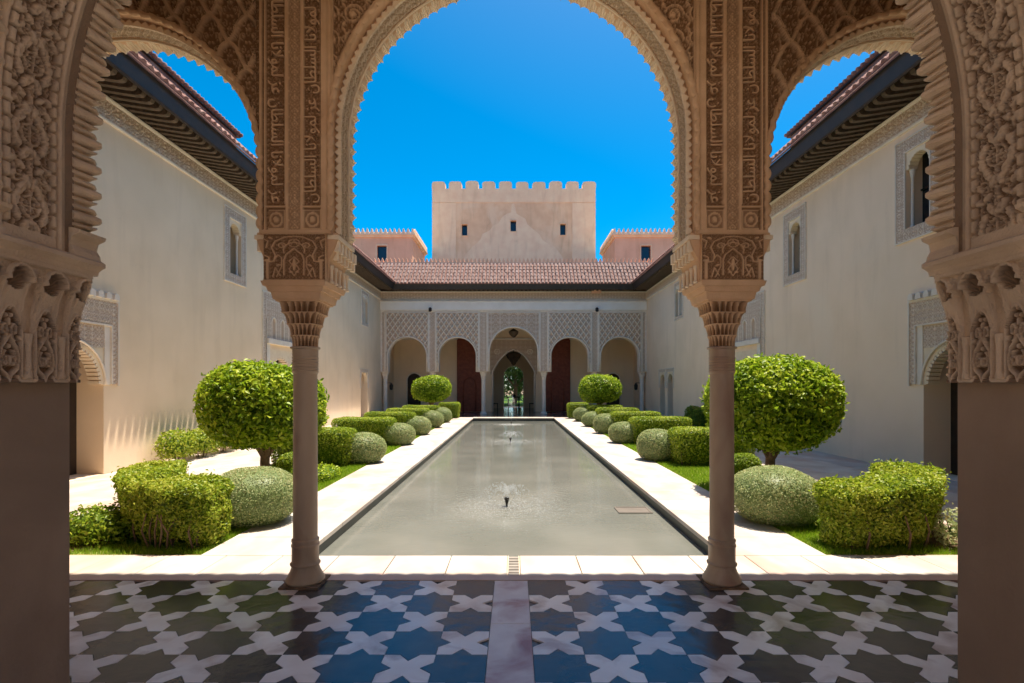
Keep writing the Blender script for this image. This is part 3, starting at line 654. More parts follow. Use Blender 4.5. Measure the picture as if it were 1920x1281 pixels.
for s, nm in ((-1, 'left'), (1, 'right')):
    cx = s * PXc
    t = thing('marble_column', 'near marble column with muqarnas capital on the %s of the pool view' % nm, 'column', (cx, YC, 0), 'marble columns of the near portico')
    m_ = MB(); m_.add([(cx - .155, YC - .155, .0), (cx + .155, YC - .155, 0), (cx + .155, YC + .155, 0), (cx - .155, YC + .155, 0), (cx - .155, YC - .155, .016), (cx + .155, YC - .155, .016), (cx + .155, YC + .155, .016), (cx - .155, YC + .155, .016)], [(0, 3, 2, 1), (4, 5, 6, 7), (0, 1, 5, 4), (1, 2, 6, 5), (2, 3, 7, 6), (3, 0, 4, 7)]); m_.build('base_plate', bark_m, t)
    m_ = MB(); m_.lathe([(.142, .016), (.152, .03), (.150, .05), (.138, .062), (.134, .075), (.118, .105), (.108, .135), (.106, .15), (.116, .156), (.118, .168), (.108, .178), (.105, .19), (.105, .30), (.109, .305), (.109, .32), (.104, .325), (.104, .34), (.107, .345), (.107, .36), (.096, .37)], (cx, YC), 48); m_.build('base', column_m, t, True)
    m_ = MB(); m_.lathe([(.095, .365), (.094, 1.0), (.092, 1.70)], (cx, YC), 48); m_.build('shaft', column_m, t, True)
    pr = [(.094, 1.695)]
    for k in range(6): z = 1.71 + .022 * k; pr += [(.102, z), (.104, z + .009), (.098, z + .012), (.098, z + .019)]
    pr += [(.100, 1.85), (.100, 1.895), (.116, 1.90), (.116, 1.912), (.102, 1.916)]
    m_ = MB(); m_.lathe(pr, (cx, YC), 48); m_.build('neck_rings', column_m, t, True)
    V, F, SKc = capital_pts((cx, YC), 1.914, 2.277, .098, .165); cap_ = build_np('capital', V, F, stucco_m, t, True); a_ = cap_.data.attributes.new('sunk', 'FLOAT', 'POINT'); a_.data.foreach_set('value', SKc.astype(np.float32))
    m_ = MB(); m_.box(cx - .17, cx + .17, YC - .17, YC + .17, 2.262, 2.276); m_.build('abacus', stucco_m, t)

# ------------------------------------------------------------------ big transverse arch standing nearest to the camera
NY0, NY1 = 2.02, 2.60; NR = 2.03; NZ = 2.706; NSP = 2.25
ta = thing('transverse_arch', 'dark carved transverse arch framing both sides of the view', 'arch', (0, 2.3, 0))
bd = [(-4.55, -.05), (-2.135, -.05), (-2.135, NSP), ] + arch_pts(0, NZ, NR + .02, NSP)[0:] + [(2.135, NSP), (2.135, -.05), (4.55, -.05)]
bd = [(-4.55, 2.13)] + arch_pts(0, NZ, NR + .012, 2.13) + [(4.55, 2.13)]
m_ = MB(); m_.profile_wall(bd, 5.75, NY0, NY1); m_.build('arch_wall', stucco_n, ta)
for s in (-1, 1):
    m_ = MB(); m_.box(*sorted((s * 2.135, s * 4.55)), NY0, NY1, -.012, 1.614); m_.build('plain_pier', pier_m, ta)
    m_ = MB(); m_.box(*sorted((s * 2.135, s * 4.55)), NY0 + .001, NY1 - .001, 1.615, 2.131); m_.build('frieze_core', stucco_n, ta)
    bay = .172; yr = 2.585
    panel = samp(raster([('s', [(.5, .02), (.42, .1), (.18, .18), (.12, .32), (.2, .48), (.38, .58), (.5, .66)], .035, 1.), ('s', spiral(.35, .32, .12, .03, 90, 480), .028, 1.), ('e', .5, .30, .05, .10, 0, 1.), ('e', .5, .5, .06, .05, 0, .9), ('s', spiral(.3, .72, .14, .03, -90, 300), .03, 1.),
                         ('e', .5, .84, .05, .08, 0, .9), ('e', .12, .06, .09, .05, 30, .9), ('e', .1, .62, .06, .05, 50, .9), ('s', [(.02, .2), (.06, .5), (.0, .9)], .03, .9), ('e', .4, .93, .06, .04, -40, .9)], 96, .02), .115, .30)
    SK = []
    def frz(U, V, s=s):
        # U = y, V = z ; returns outward projection (m, towards the opening)
        u = ((U - yr) / bay) % 1; x = np.minimum(u, 1 - u) * bay            # distance to lobed-niche axis
        x2 = abs(u - .5) * bay                                             # distance to pointed-niche axis
        v = V - 1.615; H = .515
        base = np.interp(v, [0, .26, .36, .47, H], [.046, .046, .062, .10, .105])
        h = base.copy()
        # pointed smooth niches between the brackets
        top2 = .46 - (np.clip(x2 / .030, 0, 1) ** 1.6) * .07
        n2 = (x2 < .030) & (v < top2) & (v > .205)
        h = np.where(n2, np.interp(v, [.2, .30, .36, .46], [.028, .032, .042, .058]), h)
        # colonnette under it
        col = (x2 < .030) & (v <= .205)
        cw = np.interp(v, [0, .035, .05, .16, .175, .205], [.030, .028, .017, .017, .026, .031])
        h = np.where((x2 < .031) & (v <= .21), .026, h)
        h = np.where((x2 >= .030) & (x2 < .035) & (v > .30), base + .004, h)
        h = np.where((x2 < cw) & (v <= .21), .020 + .040 * np.sqrt(np.clip(1 - (x2 / np.maximum(cw, .001)) ** 2, 0, 1)), h)
        # arabesque panel with a rounded ogee head
        head = .315 - np.clip(x / .053, 0, 1) ** 2.2 * .10; pz = (x < .050) & (v < head)
        pr_ = panel(((u + .5) % 1 - .5) * bay + .0575, v)
        h = np.where(pz, .026 + .028 * pr_, h)
        rim = (x < .055) & (v < head + .012) & ~pz; h = np.where(rim & (v > .02), .056, h)
        SK[:] = [np.where(pz, np.clip(1 - pr_ * 1.5, 0, 1), 0.)]
        lob = .052 - .005 * np.abs(np.sin(np.arctan2(v - .42, x) * 7)); ln = np.hypot(x, v - .435); n1 = (ln < lob) & (v > .38)
        SK[0] = np.where(n1, .7, SK[0])
        h = np.where((x < .03) & (v > head + .012) & (v < .40), np.interp(v, [.30, .34, .40], [.045, .055, .085]), h)
        fan = .028 + .035 * np.clip(ln / .05, 0, 1) + .008 * np.sin(np.arctan2(v - .40, x) * 14)
        h = np.where(n1, fan, h)
        ring = (ln >= lob) & (ln < .062) & (v > .42); h = np.where(ring, .108, h)
        sp = (v > .43) & ~n1 & ~ring & ~n2 & (v < .497); h = np.where(sp, .094 + .007 * fine(U * 1.6, V * 1.6), h)
        h = np.where(v < .014, .05, h); h = np.where(v > .497, .112, h)
        return h
    hf('muqarnas_frieze', ta, stucco_n, NY0 + .004, NY1 + .006, 1.615, 2.130, .0028, frz, lambda U, V, H, s=s: (s * (2.137 - H), U, V), sunk=SK)
    # end face of the frieze towards the court
    m_ = MB(); m_.prism([(s * 2.13, 1.62), (s * 2.095, 1.62), (s * 2.095, 1.87), (s * 2.08, 1.95), (s * 2.035, 2.07), (s * 2.03, 2.13), (s * 2.13, 2.13)], 'y', NY1 - .002, NY1 + .006); m_.build('frieze_end', stucco_n, ta)
    # ledge above the frieze
    led = [(0, 2.131), (.0, 2.20), (-.135, 2.20), (-.150, 2.190), (-.150, 2.172), (-.135, 2.165), (-.118, 2.152), (-.112, 2.131)]
    m_ = MB(); m_.prism([(s * (2.137 + p), z) for p, z in led], 'y', NY0 - .03, NY1 + .035); m_.build('ledge', stucco_n, ta)
    # cyma foot of the hanging fringe
    for (ya, yb) in ((NY1 - .13, NY1 + .03), (NY0 - .02, NY0 + .12)):
        m_ = MB(); m_.prism([(s * (NR + .05), 2.2), (s * (NR - .025), 2.2), (s * (NR - .02), 2.225), (s * (NR - .004), 2.25), (s * (NR - .012), 2.285), (s * (NR - .045), 2.30), (s * (NR - .05), 2.315), (s * (NR - .015), 2.325), (s * (NR + .05), 2.325)], 'y', ya, yb)
        m_.build('fringe_foot', stucco_n, ta)
# carved soffit band
pl, LL = arc_place(0, NZ, NR + .008, 2.20, .022, 0)
leafy = samp(T_leafy, .30, .30)
def soff(U, V):
    y = V; h = np.maximum(leafy(y - 2.115, U) * (1 - .28 * (fine(y * 1.9, U * 1.9) > .55)), .62 * fine(y * 1.3, U * 1.3))
    e = abs(y - 2.265); c = e
    zz = ((U / .055) % 1); 
    bord = (e > .095) & (e <= .125)
    h = np.where(bord, .25 + .75 * (abs(((U / .06 + np.where(y > 2.265, .5, 0)) % 1) - .5) * 2 < .78) * (abs(e - .110) < .011), h)
    h = np.where(e > .125, np.interp(e, [.125, .132, .137, .150, .156, .175, .182, .190], [.35, .35, .95, .95, .45, .45, .12, .10]), h)
    foot = (U < .05) | (U > LL - .05); h = np.where(foot & (e < .125), .7, h)
    return h
hf('carved_soffit', ta, stucco_n, 0, LL, NY0 + .07, NY1 - .10, .0062, soff, pl)
NSIL = [(-.5, 0), (-.45, .08), (-.41, .50), (-.35, .62), (-.30, .56), (-.26, .16), (-.21, .14), (-.16, .78), (-.07, 1), (.04, .98), (.10, .80), (.15, .62), (.19, .10), (.25, .08), (.30, .46), (.38, .54), (.44, .40), (.5, 0)]
tn = tooth_mesh('arch_tooth', .122, .072, .125, stucco_n, .30, NSIL)
teeth(ta, tn, 0, NZ, NR + .014, 2.33, NY1 - .11, .122, False, 'arch_tooth')
tn2 = tooth_mesh('arch_tooth', .122, .066, .125, stucco_n, .45, NSIL)
teeth(ta, tn2, 0, NZ, NR + .014, 2.33, NY0 + .115, .122, True, 'arch_tooth')

# unseen rear court added behind the camera to bounce warm light into the portico
m_ = MB(); m_.box(-9, 9, -11.8, -6.01, -.059, -.004); lab(m_.build('rear_bounce_paving', rear_m), kind='structure')
m_ = MB(); m_.box(-9, 9, -12.3, -11.8, -.05, 7); m_.box(-9.5, -9, -12.3, -1.6, -.05, 7); m_.box(9, 9.5, -12.3, -1.6, -.05, 7)
o = m_.build('rear_bounce_wall', rear_m); lab(o, kind='structure')
# portico side walls, ceiling and roof
m_ = MB()
for s in (-1, 1):
    m_.box(*sorted((s * 4.56, s * 4.86)), -1.6, YW - .002, -.012, 6.9)
pw_ = m_.build('portico_side_wall', wall_m); lab(pw_, kind='structure')
m_ = MB(); m_.box(-4.86, 4.86, -1.6, YW - .003, 5.76, 5.9); lab(m_.build('portico_ceiling', ceil_m), kind='structure')
m_ = MB(); m_.box(-7.9, 7.9, -1.6, YB, 6.901, 7.0); m_.prism([(YB, 6.92), (YB + 1.20, 7.02), (YB + 1.33, 7.12), (YB + 1.33, 7.19), (YB - .6, 8.6), (YB - 2, 8.6), (YB - 2, 7.01), (YB, 7.01)], 'x', -7.9, 7.9); lab(m_.build('portico_roof', wood_m), kind='structure')
m_ = MB()
for k in range(78): m_.box(-7.8 + k * .2 - .07, -7.8 + k * .2 + .07, YB + 1.28, YB + 1.36, 7.17, 7.23)
o = m_.build('portico_eave_tiles', tile_m); o['kind'] = 'structure'

# ------------------------------------------------------------------ eaves: shared builder for the three court roofs
# local frame: a = distance out from the wall face (towards the court), t = along the wall, z
def make_T(kind):
    if kind == 'left': return lambda p: (-WX + p[0], p[1], p[2])
    if kind == 'right': return lambda p: (WX - p[0], p[1], p[2])
    return lambda p: (p[1], YF - p[0], p[2])
def eave(kind, parent, t0, t1, upper=None):
    T = make_T(kind); E_ = 1.02
    mit = lambda a, t: t
    # mitred ends meet in the corner: the run shortens with the distance out from the wall
    def endv(a, end):
        if kind == 'far': return (t0 + a) if end == 0 else (t1 - a)
        return t0 if end == 0 else (t1 - a)
    def strip(pts, name, mat, closed=True):
        m = MB(); m.T = T; n = len(pts)
        m.add([(a, endv(a, 0), z) for a, z in pts] + [(a, endv(a, 1), z) for a, z in pts], [(i, (i + 1) % n, n + (i + 1) % n, n + i) for i in range(n if closed else n - 1)] + ([tuple(range(n))[::-1], tuple(range(n, 2 * n))] if closed else []))
        return m.build(name, mat, parent)
    strip([(0, 6.86), (.05, 6.86), (.05, 6.90), (.09, 6.91), (.09, 6.98), (0, 6.98)], 'wall_beam', wood_m)
    strip([(0, 7.30), (.90, 7.12), (.90, 7.15), (0, 7.33)], 'soffit_board', black_m)
    strip([(.87, 6.86), (.91, 6.84), (.99, 7.12), (.95, 7.13)], 'fascia_board', wood2_m)
    strip([(.86, 6.815), (.91, 6.80), (.93, 6.835), (.88, 6.855)], 'fascia_bead', wood_m)
    # brackets
    m = MB(); m.prism([(-.01, 6.89), (.60, 6.79), (.74, 6.775), (.80, 6.79), (.83, 6.85), (.84, 6.95), (.86, 7.08), (-.01, 7.25)], 'y', -.052, .052)
    m.v = [(p[0], p[1], p[2]) for p in m.v]
    bm_ = m.me('eave_bracket', brack_m)
    t = t0 + (.95 if kind == 'far' else .1); te = t1 - .95
    while t < te:
        if kind == 'far': link('eave_bracket', bm_, parent, (t, YF, 0), (0, 0, -PI / 2))
        elif kind == 'left': link('eave_bracket', bm_, parent, (-WX, t, 0))
        else: link('eave_bracket', bm_, parent, (WX, t, 0), (0, 0, PI))
        t += .235
    # roof slope of barrel tiles at 45 degrees: cover tiles in courses
    L = 1.34; a0 = 1.06; pitch = .2; rows = 6; sl_ = 1. if kind == 'far' else .90
    strip([(a0 - .005, 7.115), (a0 - L, 7.135 + L * sl_ - .04), (a0 - L, 7.05 + L * sl_ - .04), (a0 - .01, 7.085)], 'roof_deck', tile_m)
    vs = []; fs = []; ns = 7
    t = t0 - (1.2 if kind == 'far' else 0); end_ = t1 + 1.2
    def ok(a, tt):
        if kind == 'far': return tt > t0 + a - .02 and tt < t1 - a + .02
        return tt < t1 - a + .02
    while t < end_:
        for r in range(rows):
            s0 = L / rows * r - (.03 if r else .02); s1 = L / rows * (r + 1) + .02
            if not ok(a0 - (s0 + s1) / 2, t): continue
            jit = random.uniform(-.012, .012); lift = random.uniform(0, .008)
            b = len(vs)
            for (s_, rr, lf) in ((s0, .080, .030), (s1, .062, .012)):
                for k in range(ns):
                    an = PI * k / (ns - 1); cx_ = math.cos(an) * rr; hz = math.sin(an) * rr + lf + lift
                    # normal of the slope is (1,1)/sqrt2 in (a,z)
                    vs.append((a0 - s_ + hz * .707 * .6, t + cx_ + jit, 7.12 + s_ * sl_ + hz * .707))
            for k in range(ns - 1): fs.append((b + k, b + k + 1, b + ns + k + 1, b + ns + k))
            fs.append(tuple(range(b, b + ns)))
        t += pitch
    m = MB(); m.T = T; m.add(vs, fs); o = m.build('roof_tiles', tile2_m if kind == 'far' else tile_m, parent); o['kind'] = 'stuff'
    # carved frieze under the eave
    fr = samp(T_fine, .17, .17)
    def pl(U, V, H):
        a = .018 + H * .03; return {'left': (-WX + a, U, V), 'right': (WX - a, U, V), 'far': (U, YF - a, V)}[kind]
    tt0, tt1 = (t0 + .01, t1 - .01)
    hf('carved_frieze', parent, pale_m, tt0, tt1, 6.45, 6.80, .016, fr, pl)
    strip([(0, 6.80), (.045, 6.80), (.06, 6.83), (.06, 6.858), (0, 6.858)], 'frieze_moulding', palew_m)
    strip([(0, 6.40), (.03, 6.40), (.045, 6.42), (.045, 6.45), (0, 6.45)], 'frieze_moulding', palew_m)

# ------------------------------------------------------------------ side buildings
def wall_holes(parent, kind, t0, t1, z0, z1, holes, mat, depth=.5):
    # holes: (ta, tb, za, zb, shape) ; shape 'r' rect or 'a' arched head
    T = make_T(kind); m = MB(); m.T = T
    ts = sorted(set([t0, t1] + [h[0] for h in holes] + [h[1] for h in holes]))
    for a, b in zip(ts[:-1], ts[1:]):
        hs_ = sorted([h for h in holes if h[0] <= a + 1e-6 and h[1] >= b - 1e-6], key=lambda h: h[2]); z = z0
        for h in hs_:
            if h[2] > z: m.add([(0, a, z), (0, b, z), (0, b, h[2]), (0, a, h[2])], [(0, 1, 2, 3)])
            z = h[3]
        m.add([(0, a, z), (0, b, z), (0, b, z1), (0, a, z1)], [(0, 1, 2, 3)])
    m.add([(-.6, t0, z0), (-.6, t1, z0), (-.6, t1, z1), (-.6, t0, z1)], [(0, 1, 2, 3)])
    for e in (t0, t1): m.add([(0, e, z0), (-.6, e, z0), (-.6, e, z1), (0, e, z1)], [(0, 1, 2, 3)])
    m.add([(0, t0, z1), (0, t1, z1), (-.6, t1, z1), (-.6, t0, z1)], [(0, 1, 2, 3)])
    for h in holes:
        a, b, za, zb = h[:4]
        m.add([(0, a, za), (-depth, a, za), (-depth, a, zb), (0, a, zb), (0, b, za), (-depth, b, za), (-depth, b, zb), (0, b, zb)],
              [(0, 1, 2, 3), (4, 7, 6, 5), (0, 4, 5, 1), (3, 2, 6, 7)])
    return m.build('wall', mat, parent)
def arch_infill(parent, kind, ta, tb, zs, zt, mat, depth, serr=0, name='arch_infill', r=None, a0=0., pointed=False):
    # plate with a round arch opening set in a rectangular hole; crown touches zt-rim
    T = make_T(kind); tc = (ta + tb) / 2; w = (tb - ta) / 2; r = r or w * .93
    n = 32; pts = [(ta, zs)]
    for i in range(n + 1):
        an = PI - PI * i / n; rr = r
        zz = zs + rr * math.sin(an) * (1.0 if not pointed else 1.25); pts.append((tc + rr * math.cos(an), zz))
    pts.append((tb, zs))
    m = MB(); base = MB(); base.profile_wall(pts, zt, 0, depth)
    m.T = T; m.add([(-y - a0, x, z) for x, y, z in base.v], base.f)
    o_ = m.build(name, mat, parent)
    if serr:
        m = MB(); m.T = T; w_ = PI * r / serr * .34
        for k in range(serr):
            an = PI * (k + .5) / serr; c_, s_ = math.cos(an), math.sin(an); p0 = (tc + (r + .005) * c_, zs + (r + .005) * s_); p1 = (tc + r * .93 * c_, zs + r * .93 * s_)
            q = [(p0[0] - s_ * w_, p0[1] + c_ * w_), (p0[0] + s_ * w_, p0[1] - c_ * w_), (p1[0] + s_ * w_, p1[1] - c_ * w_), (p1[0] - s_ * w_, p1[1] + c_ * w_)]
            m.add([(-.004, x, z) for x, z in q] + [(-depth + .01, x, z) for x, z in q], [(0, 1, 2, 3), (7, 6, 5, 4), (0, 4, 5, 1), (1, 5, 6, 2), (2, 6, 7, 3), (3, 7, 4, 0)])
        lo = m.build('arch_lobes', mat, parent); lo['kind'] = 'stuff'
    return o_
def framebox(parent, kind, ta, tb, za, zb, w, mat, a=.03, name='carved_frame', bottom=True, pat=.16):
    # carved border around an opening, four relief strips
    ft = samp(T_fine, pat, pat)
    def place(U, V, H):
        q = a * .55 + H * a * .6; return {'left': (-WX + q, U, V), 'right': (WX - q, U, V), 'far': (U, YF - q, V)}[kind]
    out = []
    rects = [(ta, ta + w, za, zb), (tb - w, tb, za, zb), (ta + w, tb - w, zb - w, zb)] + ([(ta + w, tb - w, za, za + w)] if bottom else [])
    for (p, q_, r_, s_) in rects: hf(name, parent, mat, p, q_, r_, s_, .014, ft, place)
    T = make_T(kind); m = MB(); m.T = T; f = .022
    for (p, q_, r_, s_) in ((ta - f, ta, za - f, zb + f), (tb, tb + f, za - f, zb + f), (ta, tb, zb, zb + f)) + (((ta, tb, za - f, za),) if bottom else ()): m.box(0, a, p, q_, r_, s_)
    f = .018; i = w
    for (p, q_, r_, s_) in ((ta + i, ta + i + f, za + (i if bottom else 0), zb - i), (tb - i - f, tb - i, za + (i if bottom else 0), zb - i), (ta + i + f, tb - i - f, zb - i - f, zb - i)): m.box(0, a * .9, p, q_, r_, s_)
    return m.build('frame_moulding', palew_m, parent)
def window(parent, kind, tc, z0, z1, ow, fw, mat=pale_m):
    # arched window with serrated cream arch, colonnettes, glass
    ta, tb = tc - ow / 2, tc + ow / 2
    f = framebox(parent, kind, ta - fw, tb + fw, z0 - fw, z1 + fw, fw, mat, .035, 'window_frame', pat=.12)
    arch_infill(parent, kind, ta, tb, z1 - ow * .55, z1, cream_m, .18, 11, 'window_arch', r=ow * .40)
    T = make_T(kind)
    for e in (ta + ow * .09, tb - ow * .09):
        m = MB(); m.lathe([(.045, 0), (.045, .05), (.03, .07), (.028, z1 - z0 - ow * .55 - .16), (.04, z1 - z0 - ow * .55 - .12), (.055, z1 - z0 - ow * .55)], (0, 0), 10, 0)
        m2 = MB(); m2.T = T; m2.add([(v[0] - .09, v[1] + e, v[2] + z0) for v in m.v], m.f); m2.build('window_colonnette', palew_m, parent, True)
    m = MB(); m.T = T; m.box(-.34, -.32, ta, tb, z0, z1); gl = m.build('window_pane', glass_m, parent)
    m = MB(); m.T = T; m.box(-.315, -.285, tc - .015, tc + .015, z0, z1); m.box(-.315, -.285, ta, tb, z0 + (z1 - z0) * .5, z0 + (z1 - z0) * .5 + .03); m.build('window_bar', dark_m, parent)
def twin_window(parent, kind, tc, z0, z1, w):
    T = make_T(kind); ta, tb = tc - w / 2, tc + w / 2
    arch_infill(parent, kind, ta, tc - .04, z1 - .3, z1, palew_m, .12, 0, 'window_arch', r=(w / 2 - .04) * .42); arch_infill(parent, kind, tc + .04, tb, z1 - .3, z1, palew_m, .12, 0, 'window_arch', r=(w / 2 - .04) * .42)
    m = MB(); m.T = T; m.box(-.12, .012, tc - .04, tc + .04, z0, z1); m.build('window_mullion', palew_m, parent)
    m = MB(); m.T = T; m.box(-.3, -.28, ta, tb, z0, z1); m.build('window_pane', glass_m, parent)
    framebox(parent, kind, ta - .14, tb + .14, z0 - .12, z1 + .14, .13, pale_m, .03, 'window_frame')
def merlons(parent, kind, ta, tb, z, n, h=.13):
    T = make_T(kind); w = (tb - ta) / n; out = MB(); out.prism([(-w * .36, 0), (w * .36, 0), (w * .30, h * .75), (w * .14, h), (-w * .14, h), (-w * .30, h * .75)], 'x', 0, .10)
    me_ = out.me('merlon', palew_m)
    for k in range(n):
        t = ta + w * (k + .5)
        if kind == 'left': link('merlon', me_, parent, (-WX, t, z))
        else: link('merlon', me_, parent, (WX - .10, t, z))
def near_portal(parent, kind, ta, tb):
    # opening ta..tb, arch crown 2.4, carved surround to 3.2 topped by merlons
    fw = .30; zt = 3.14
    T = make_T(kind)
    arch_infill(parent, kind, ta, tb, 1.62, 2.62, cream_m, .22, 27, 'portal_arch', r=(tb - ta) / 2 * .93)
    m = MB(); m.T = T
    base = MB(); r = (tb - ta) / 2; pts = [((ta + tb) / 2 + (r + .03) * math.cos(PI - PI * i / 24), 1.62 + (r + .03) * math.sin(PI * i / 24)) for i in range(25)]
    base.tube([(x, 0, z) for x, z in pts], .022, 6); m.add([(-y + .02, x, z) for x, y, z in base.v], base.f); m.build('portal_rib', palew_m, parent, 'all')
    ft = samp(T_fine, .16, .16)
    place = lambda U, V, H: ((-WX + .03 + H * .02) if kind == 'left' else (WX - .03 - H * .02), U, V)
    # surround
    hf('portal_surround', parent, pale_m, tb + .16, tb + fw, 1.63, zt, .012, ft, place)
    hf('portal_surround', parent, pale_m, ta - fw, ta - .16, 1.63, zt, .012, ft, place)
    hf('portal_surround', parent, pale_m, ta - .16, tb + .16, 2.72, zt, .012, lambda U, V: np.maximum(samp(T_chain, .12, .21)(U, V), .4 * ft(U, V)), place)
    m = MB(); m.T = T
    for (p, q_, r_, s_) in ((tb + fw, tb + fw + .03, 1.60, zt + .04), (tb + .14, tb + .16, 1.63, 2.72), (ta - fw - .03, ta - fw, 1.60, zt + .04), (ta - .16, ta - .14, 1.63, 2.72), (ta - fw, tb + fw, zt, zt + .04), (ta - .14, tb + .14, 2.69, 2.72)): m.box(0, .05, p, q_, r_, s_)
    m.box(-.001, .02, tb, tb + .14, 1.62, 2.69); m.box(-.001, .02, ta - .14, ta, 1.62, 2.69)
    m.build('portal_moulding', palew_m, parent)
    hf('portal_tympanum', parent, pale_m, ta + .0, tb - .0, 2.28, 2.68, .012, ft, (lambda U, V, H: ((-WX + .004 + H * .02) if kind == 'left' else (WX - .004 - H * .02), U, V)), lambda U, V: (np.hypot(U - (ta + tb) / 2, V - 1.62) > (tb - ta) / 2 * .97))
    merlons(parent, kind, ta - fw, tb + fw, zt + .04, 11, .12)
    m = MB(); m.T = T; m.box(-.52, -.49, ta, tb, 0, 2.62); m.build('door', dark_m, parent)
def mid_portal(parent, kind, ta, tb):
    zt = 4.40; fw = .26
    framebox(parent, kind, ta - fw - .2, tb + fw + .2, 1.6, zt, .2, pale_m, .04, 'portal_surround', bottom=False)
    arch_infill(parent, kind, ta, tb, 1.72, 2.72, cream_m, .2, 15, 'portal_arch')
    T = make_T(kind); tc = (ta + tb) / 2
    m = MB(); m.T = T; m.box(0, .10, ta - fw, tb + fw, 2.88, 3.03); m.box(0, .05, tb + .05, tb + fw, 1.62, 2.88); m.box(0, .05, ta - fw, ta - .05, 1.62, 2.88); m.build('portal_ledge', palew_m, parent)
    ft = samp(T_fine, .15, .15)
    def hh(U, V):
        h = ft(U, V); x = np.abs(((U - tc) / .62 + .5) % 1 - .5) * .62
        n = (x < .13) & (V < 3.68 - (x / .13) ** 2 * .12) & (V > 3.06); h = np.where(n, -1.5, h)
        rim = (x < .16) & (V < 3.72 - (x / .16) ** 2 * .12) & (V > 3.06) & ~n; return np.where(rim, 1.2, h)
    hf('blind_window_panel', parent, pale_m, ta - fw, tb + fw, 3.03, zt - .2, .014, hh, lambda U, V, H: ((-WX + .03 + H * .018) if kind == 'left' else (WX - .03 - H * .018), U, V))
    m = MB(); m.T = T; m.box(-.5, -.47, ta, tb, 0, 2.72); m.build('door', dark_m, parent)
def small_portal(parent, kind, ta, tb):
    arch_infill(parent, kind, ta, tb, 1.75, 2.25, cream_m, .15, 0, 'portal_arch')
    framebox(parent, kind, ta - .16, tb + .16, 1.5, 2.42, .14, pale_m, .03, 'portal_surround', bottom=False)
    T = make_T(kind); m = MB(); m.T = T; m.box(-.4, -.37, ta, tb, 0, 2.25); m.build('door', dark_m, parent)
for kind, wm_ in (('left', wall_l), ('right', wall_m)):
    s = -1 if kind == 'left' else 1
    b = thing('side_building', 'plain plastered building along the left of the court' if s < 0 else 'plain plastered building along the right of the court', 'building', (s * WX, 17, 0))
    wins = [(14.42, 4.56, 6.02)] if s < 0 else [(14.28, 4.56, 6.02), (9.93, 4.56, 6.02)]
    far_w = [27.0] if s < 0 else [24.3]
    sp = [(26.3, 27.5)] if s < 0 else [(26.55, 27.45), (25.2, 26.1)]
    holes = [(8.30, 9.80, 0, 2.62), (16.45, 18.15, 0, 2.72)] + [(c - .32, c + .32, a, b_) for c, a, b_ in wins] + [(c - .48, c + .48, 4.72, 6.12) for c in far_w] + [(a, b_, 0, 2.25) for a, b_ in sp]
    wall_holes(b, kind, YB + .003, YF + 8, -.06, 6.86, holes, wm_)
    near_portal(b, kind, 8.30, 9.80); mid_portal(b, kind, 16.45, 18.15)
    for c, z0, z1 in wins: window(b, kind, c, z0, z1, .64, .22)
    for c in far_w: twin_window(b, kind, c, 4.72, 6.12, .96)
    for a, b_ in sp: small_portal(b, kind, a, b_)
    eave(kind, b, YB + .02, YF)
    # raised upper roof set back from the eave
    T = make_T(kind); m = MB(); m.T = T; m.box(-4, -.36, 2, 15.2, 8.1, 8.60); m.build('upper_roof_wall', tile_m, b)
    m = MB(); m.T = T; m.box(-4.1, -.29, 1.9, 15.3, 8.601, 8.63); m.build('upper_roof_slab', wood2_m, b)
    m = MB(); m.T = T; t = 2.
    cap = MB(); cap.tube([(0, 0, 0), (-.6, 0, .25)], .05, 8); cme = cap.me('cap_tile', tile_m, 'all')
    while t < 15.3:
        link('cap_tile', cme, b, ((-WX + -.24) if s < 0 else (WX + .24), t, 8.665), (0, 0, 0 if s < 0 else PI)); t += .16
    m = MB(); m.T = T; m.box(-6, -.35, YB, YF + 1, 6.87, 7.9); m.build('roof_core', tile_m, b)

# ------------------------------------------------------------------ far gallery
fa = thing('far_gallery', 'pale carved gallery of five arches closing the far end of the court', 'building', (0, YF, 0))
arches = [(0, 1.34, 3.52, 2.40), (-3.14, 1.04, 3.26, 2.38), (3.14, 1.04, 3.26, 2.38), (-5.94, 1.07, 3.24, 2.38), (5.94, 1.07, 3.24, 2.38)]
ar = sorted(arches)
bd = [(-WX, 2.38)]
for cx, r, cz, zs in ar: bd += arch_pts(cx, cz, r, zs, 24)
bd += [(WX, 2.38)]
m_ = MB(); m_.profile_wall(bd, 6.86, YF, YF + .5); m_.build('wall', pale_m, fa)
def fdist(U, V):
    d = np.full(U.shape, 9.)
    for cx, r, cz, zs in ar: d = np.minimum(d, np.where(V > cz, np.hypot(U - cx, V - cz) - r, abs(U - cx) - r))
    return d
lat = lattice(.30, .42, .030); sm_f = samp(T_fine, .30, .30)
for cx, r, cz, zs in ar:
    hw = {0: 1.40}.get(cx, 1.15); pat = lat if cx else (lambda U, V: .8 * samp(T_fine, .5, .5)(U, V))
    hf('lattice_panel' if cx else 'central_carved_panel', fa, pale_m, cx - hw, cx + hw, 2.9, 5.66, .022, pat, lambda U, V, H: (U, YF - .012 - H * .07, V), lambda U, V: fdist(U, V) > .07)
    # panel frame
    m_ = MB(); f = .05
    for a, b_, c, d in ((cx - hw - f, cx - hw, 2.6, 5.70), (cx + hw, cx + hw + f, 2.6, 5.70), (cx - hw, cx + hw, 5.66, 5.70)): m_.box(a, b_, YF - .075, YF - .001, c, d)
    m_.build('panel_frame', palew_m, fa)
    pts = [(x, YF - .02, z) for x, z in arch_pts(cx, cz, r + .03, zs, 28)]; m_ = MB(); m_.tube(pts, .045, 6); m_.build('arch_rib', palew_m, fa, 'all')
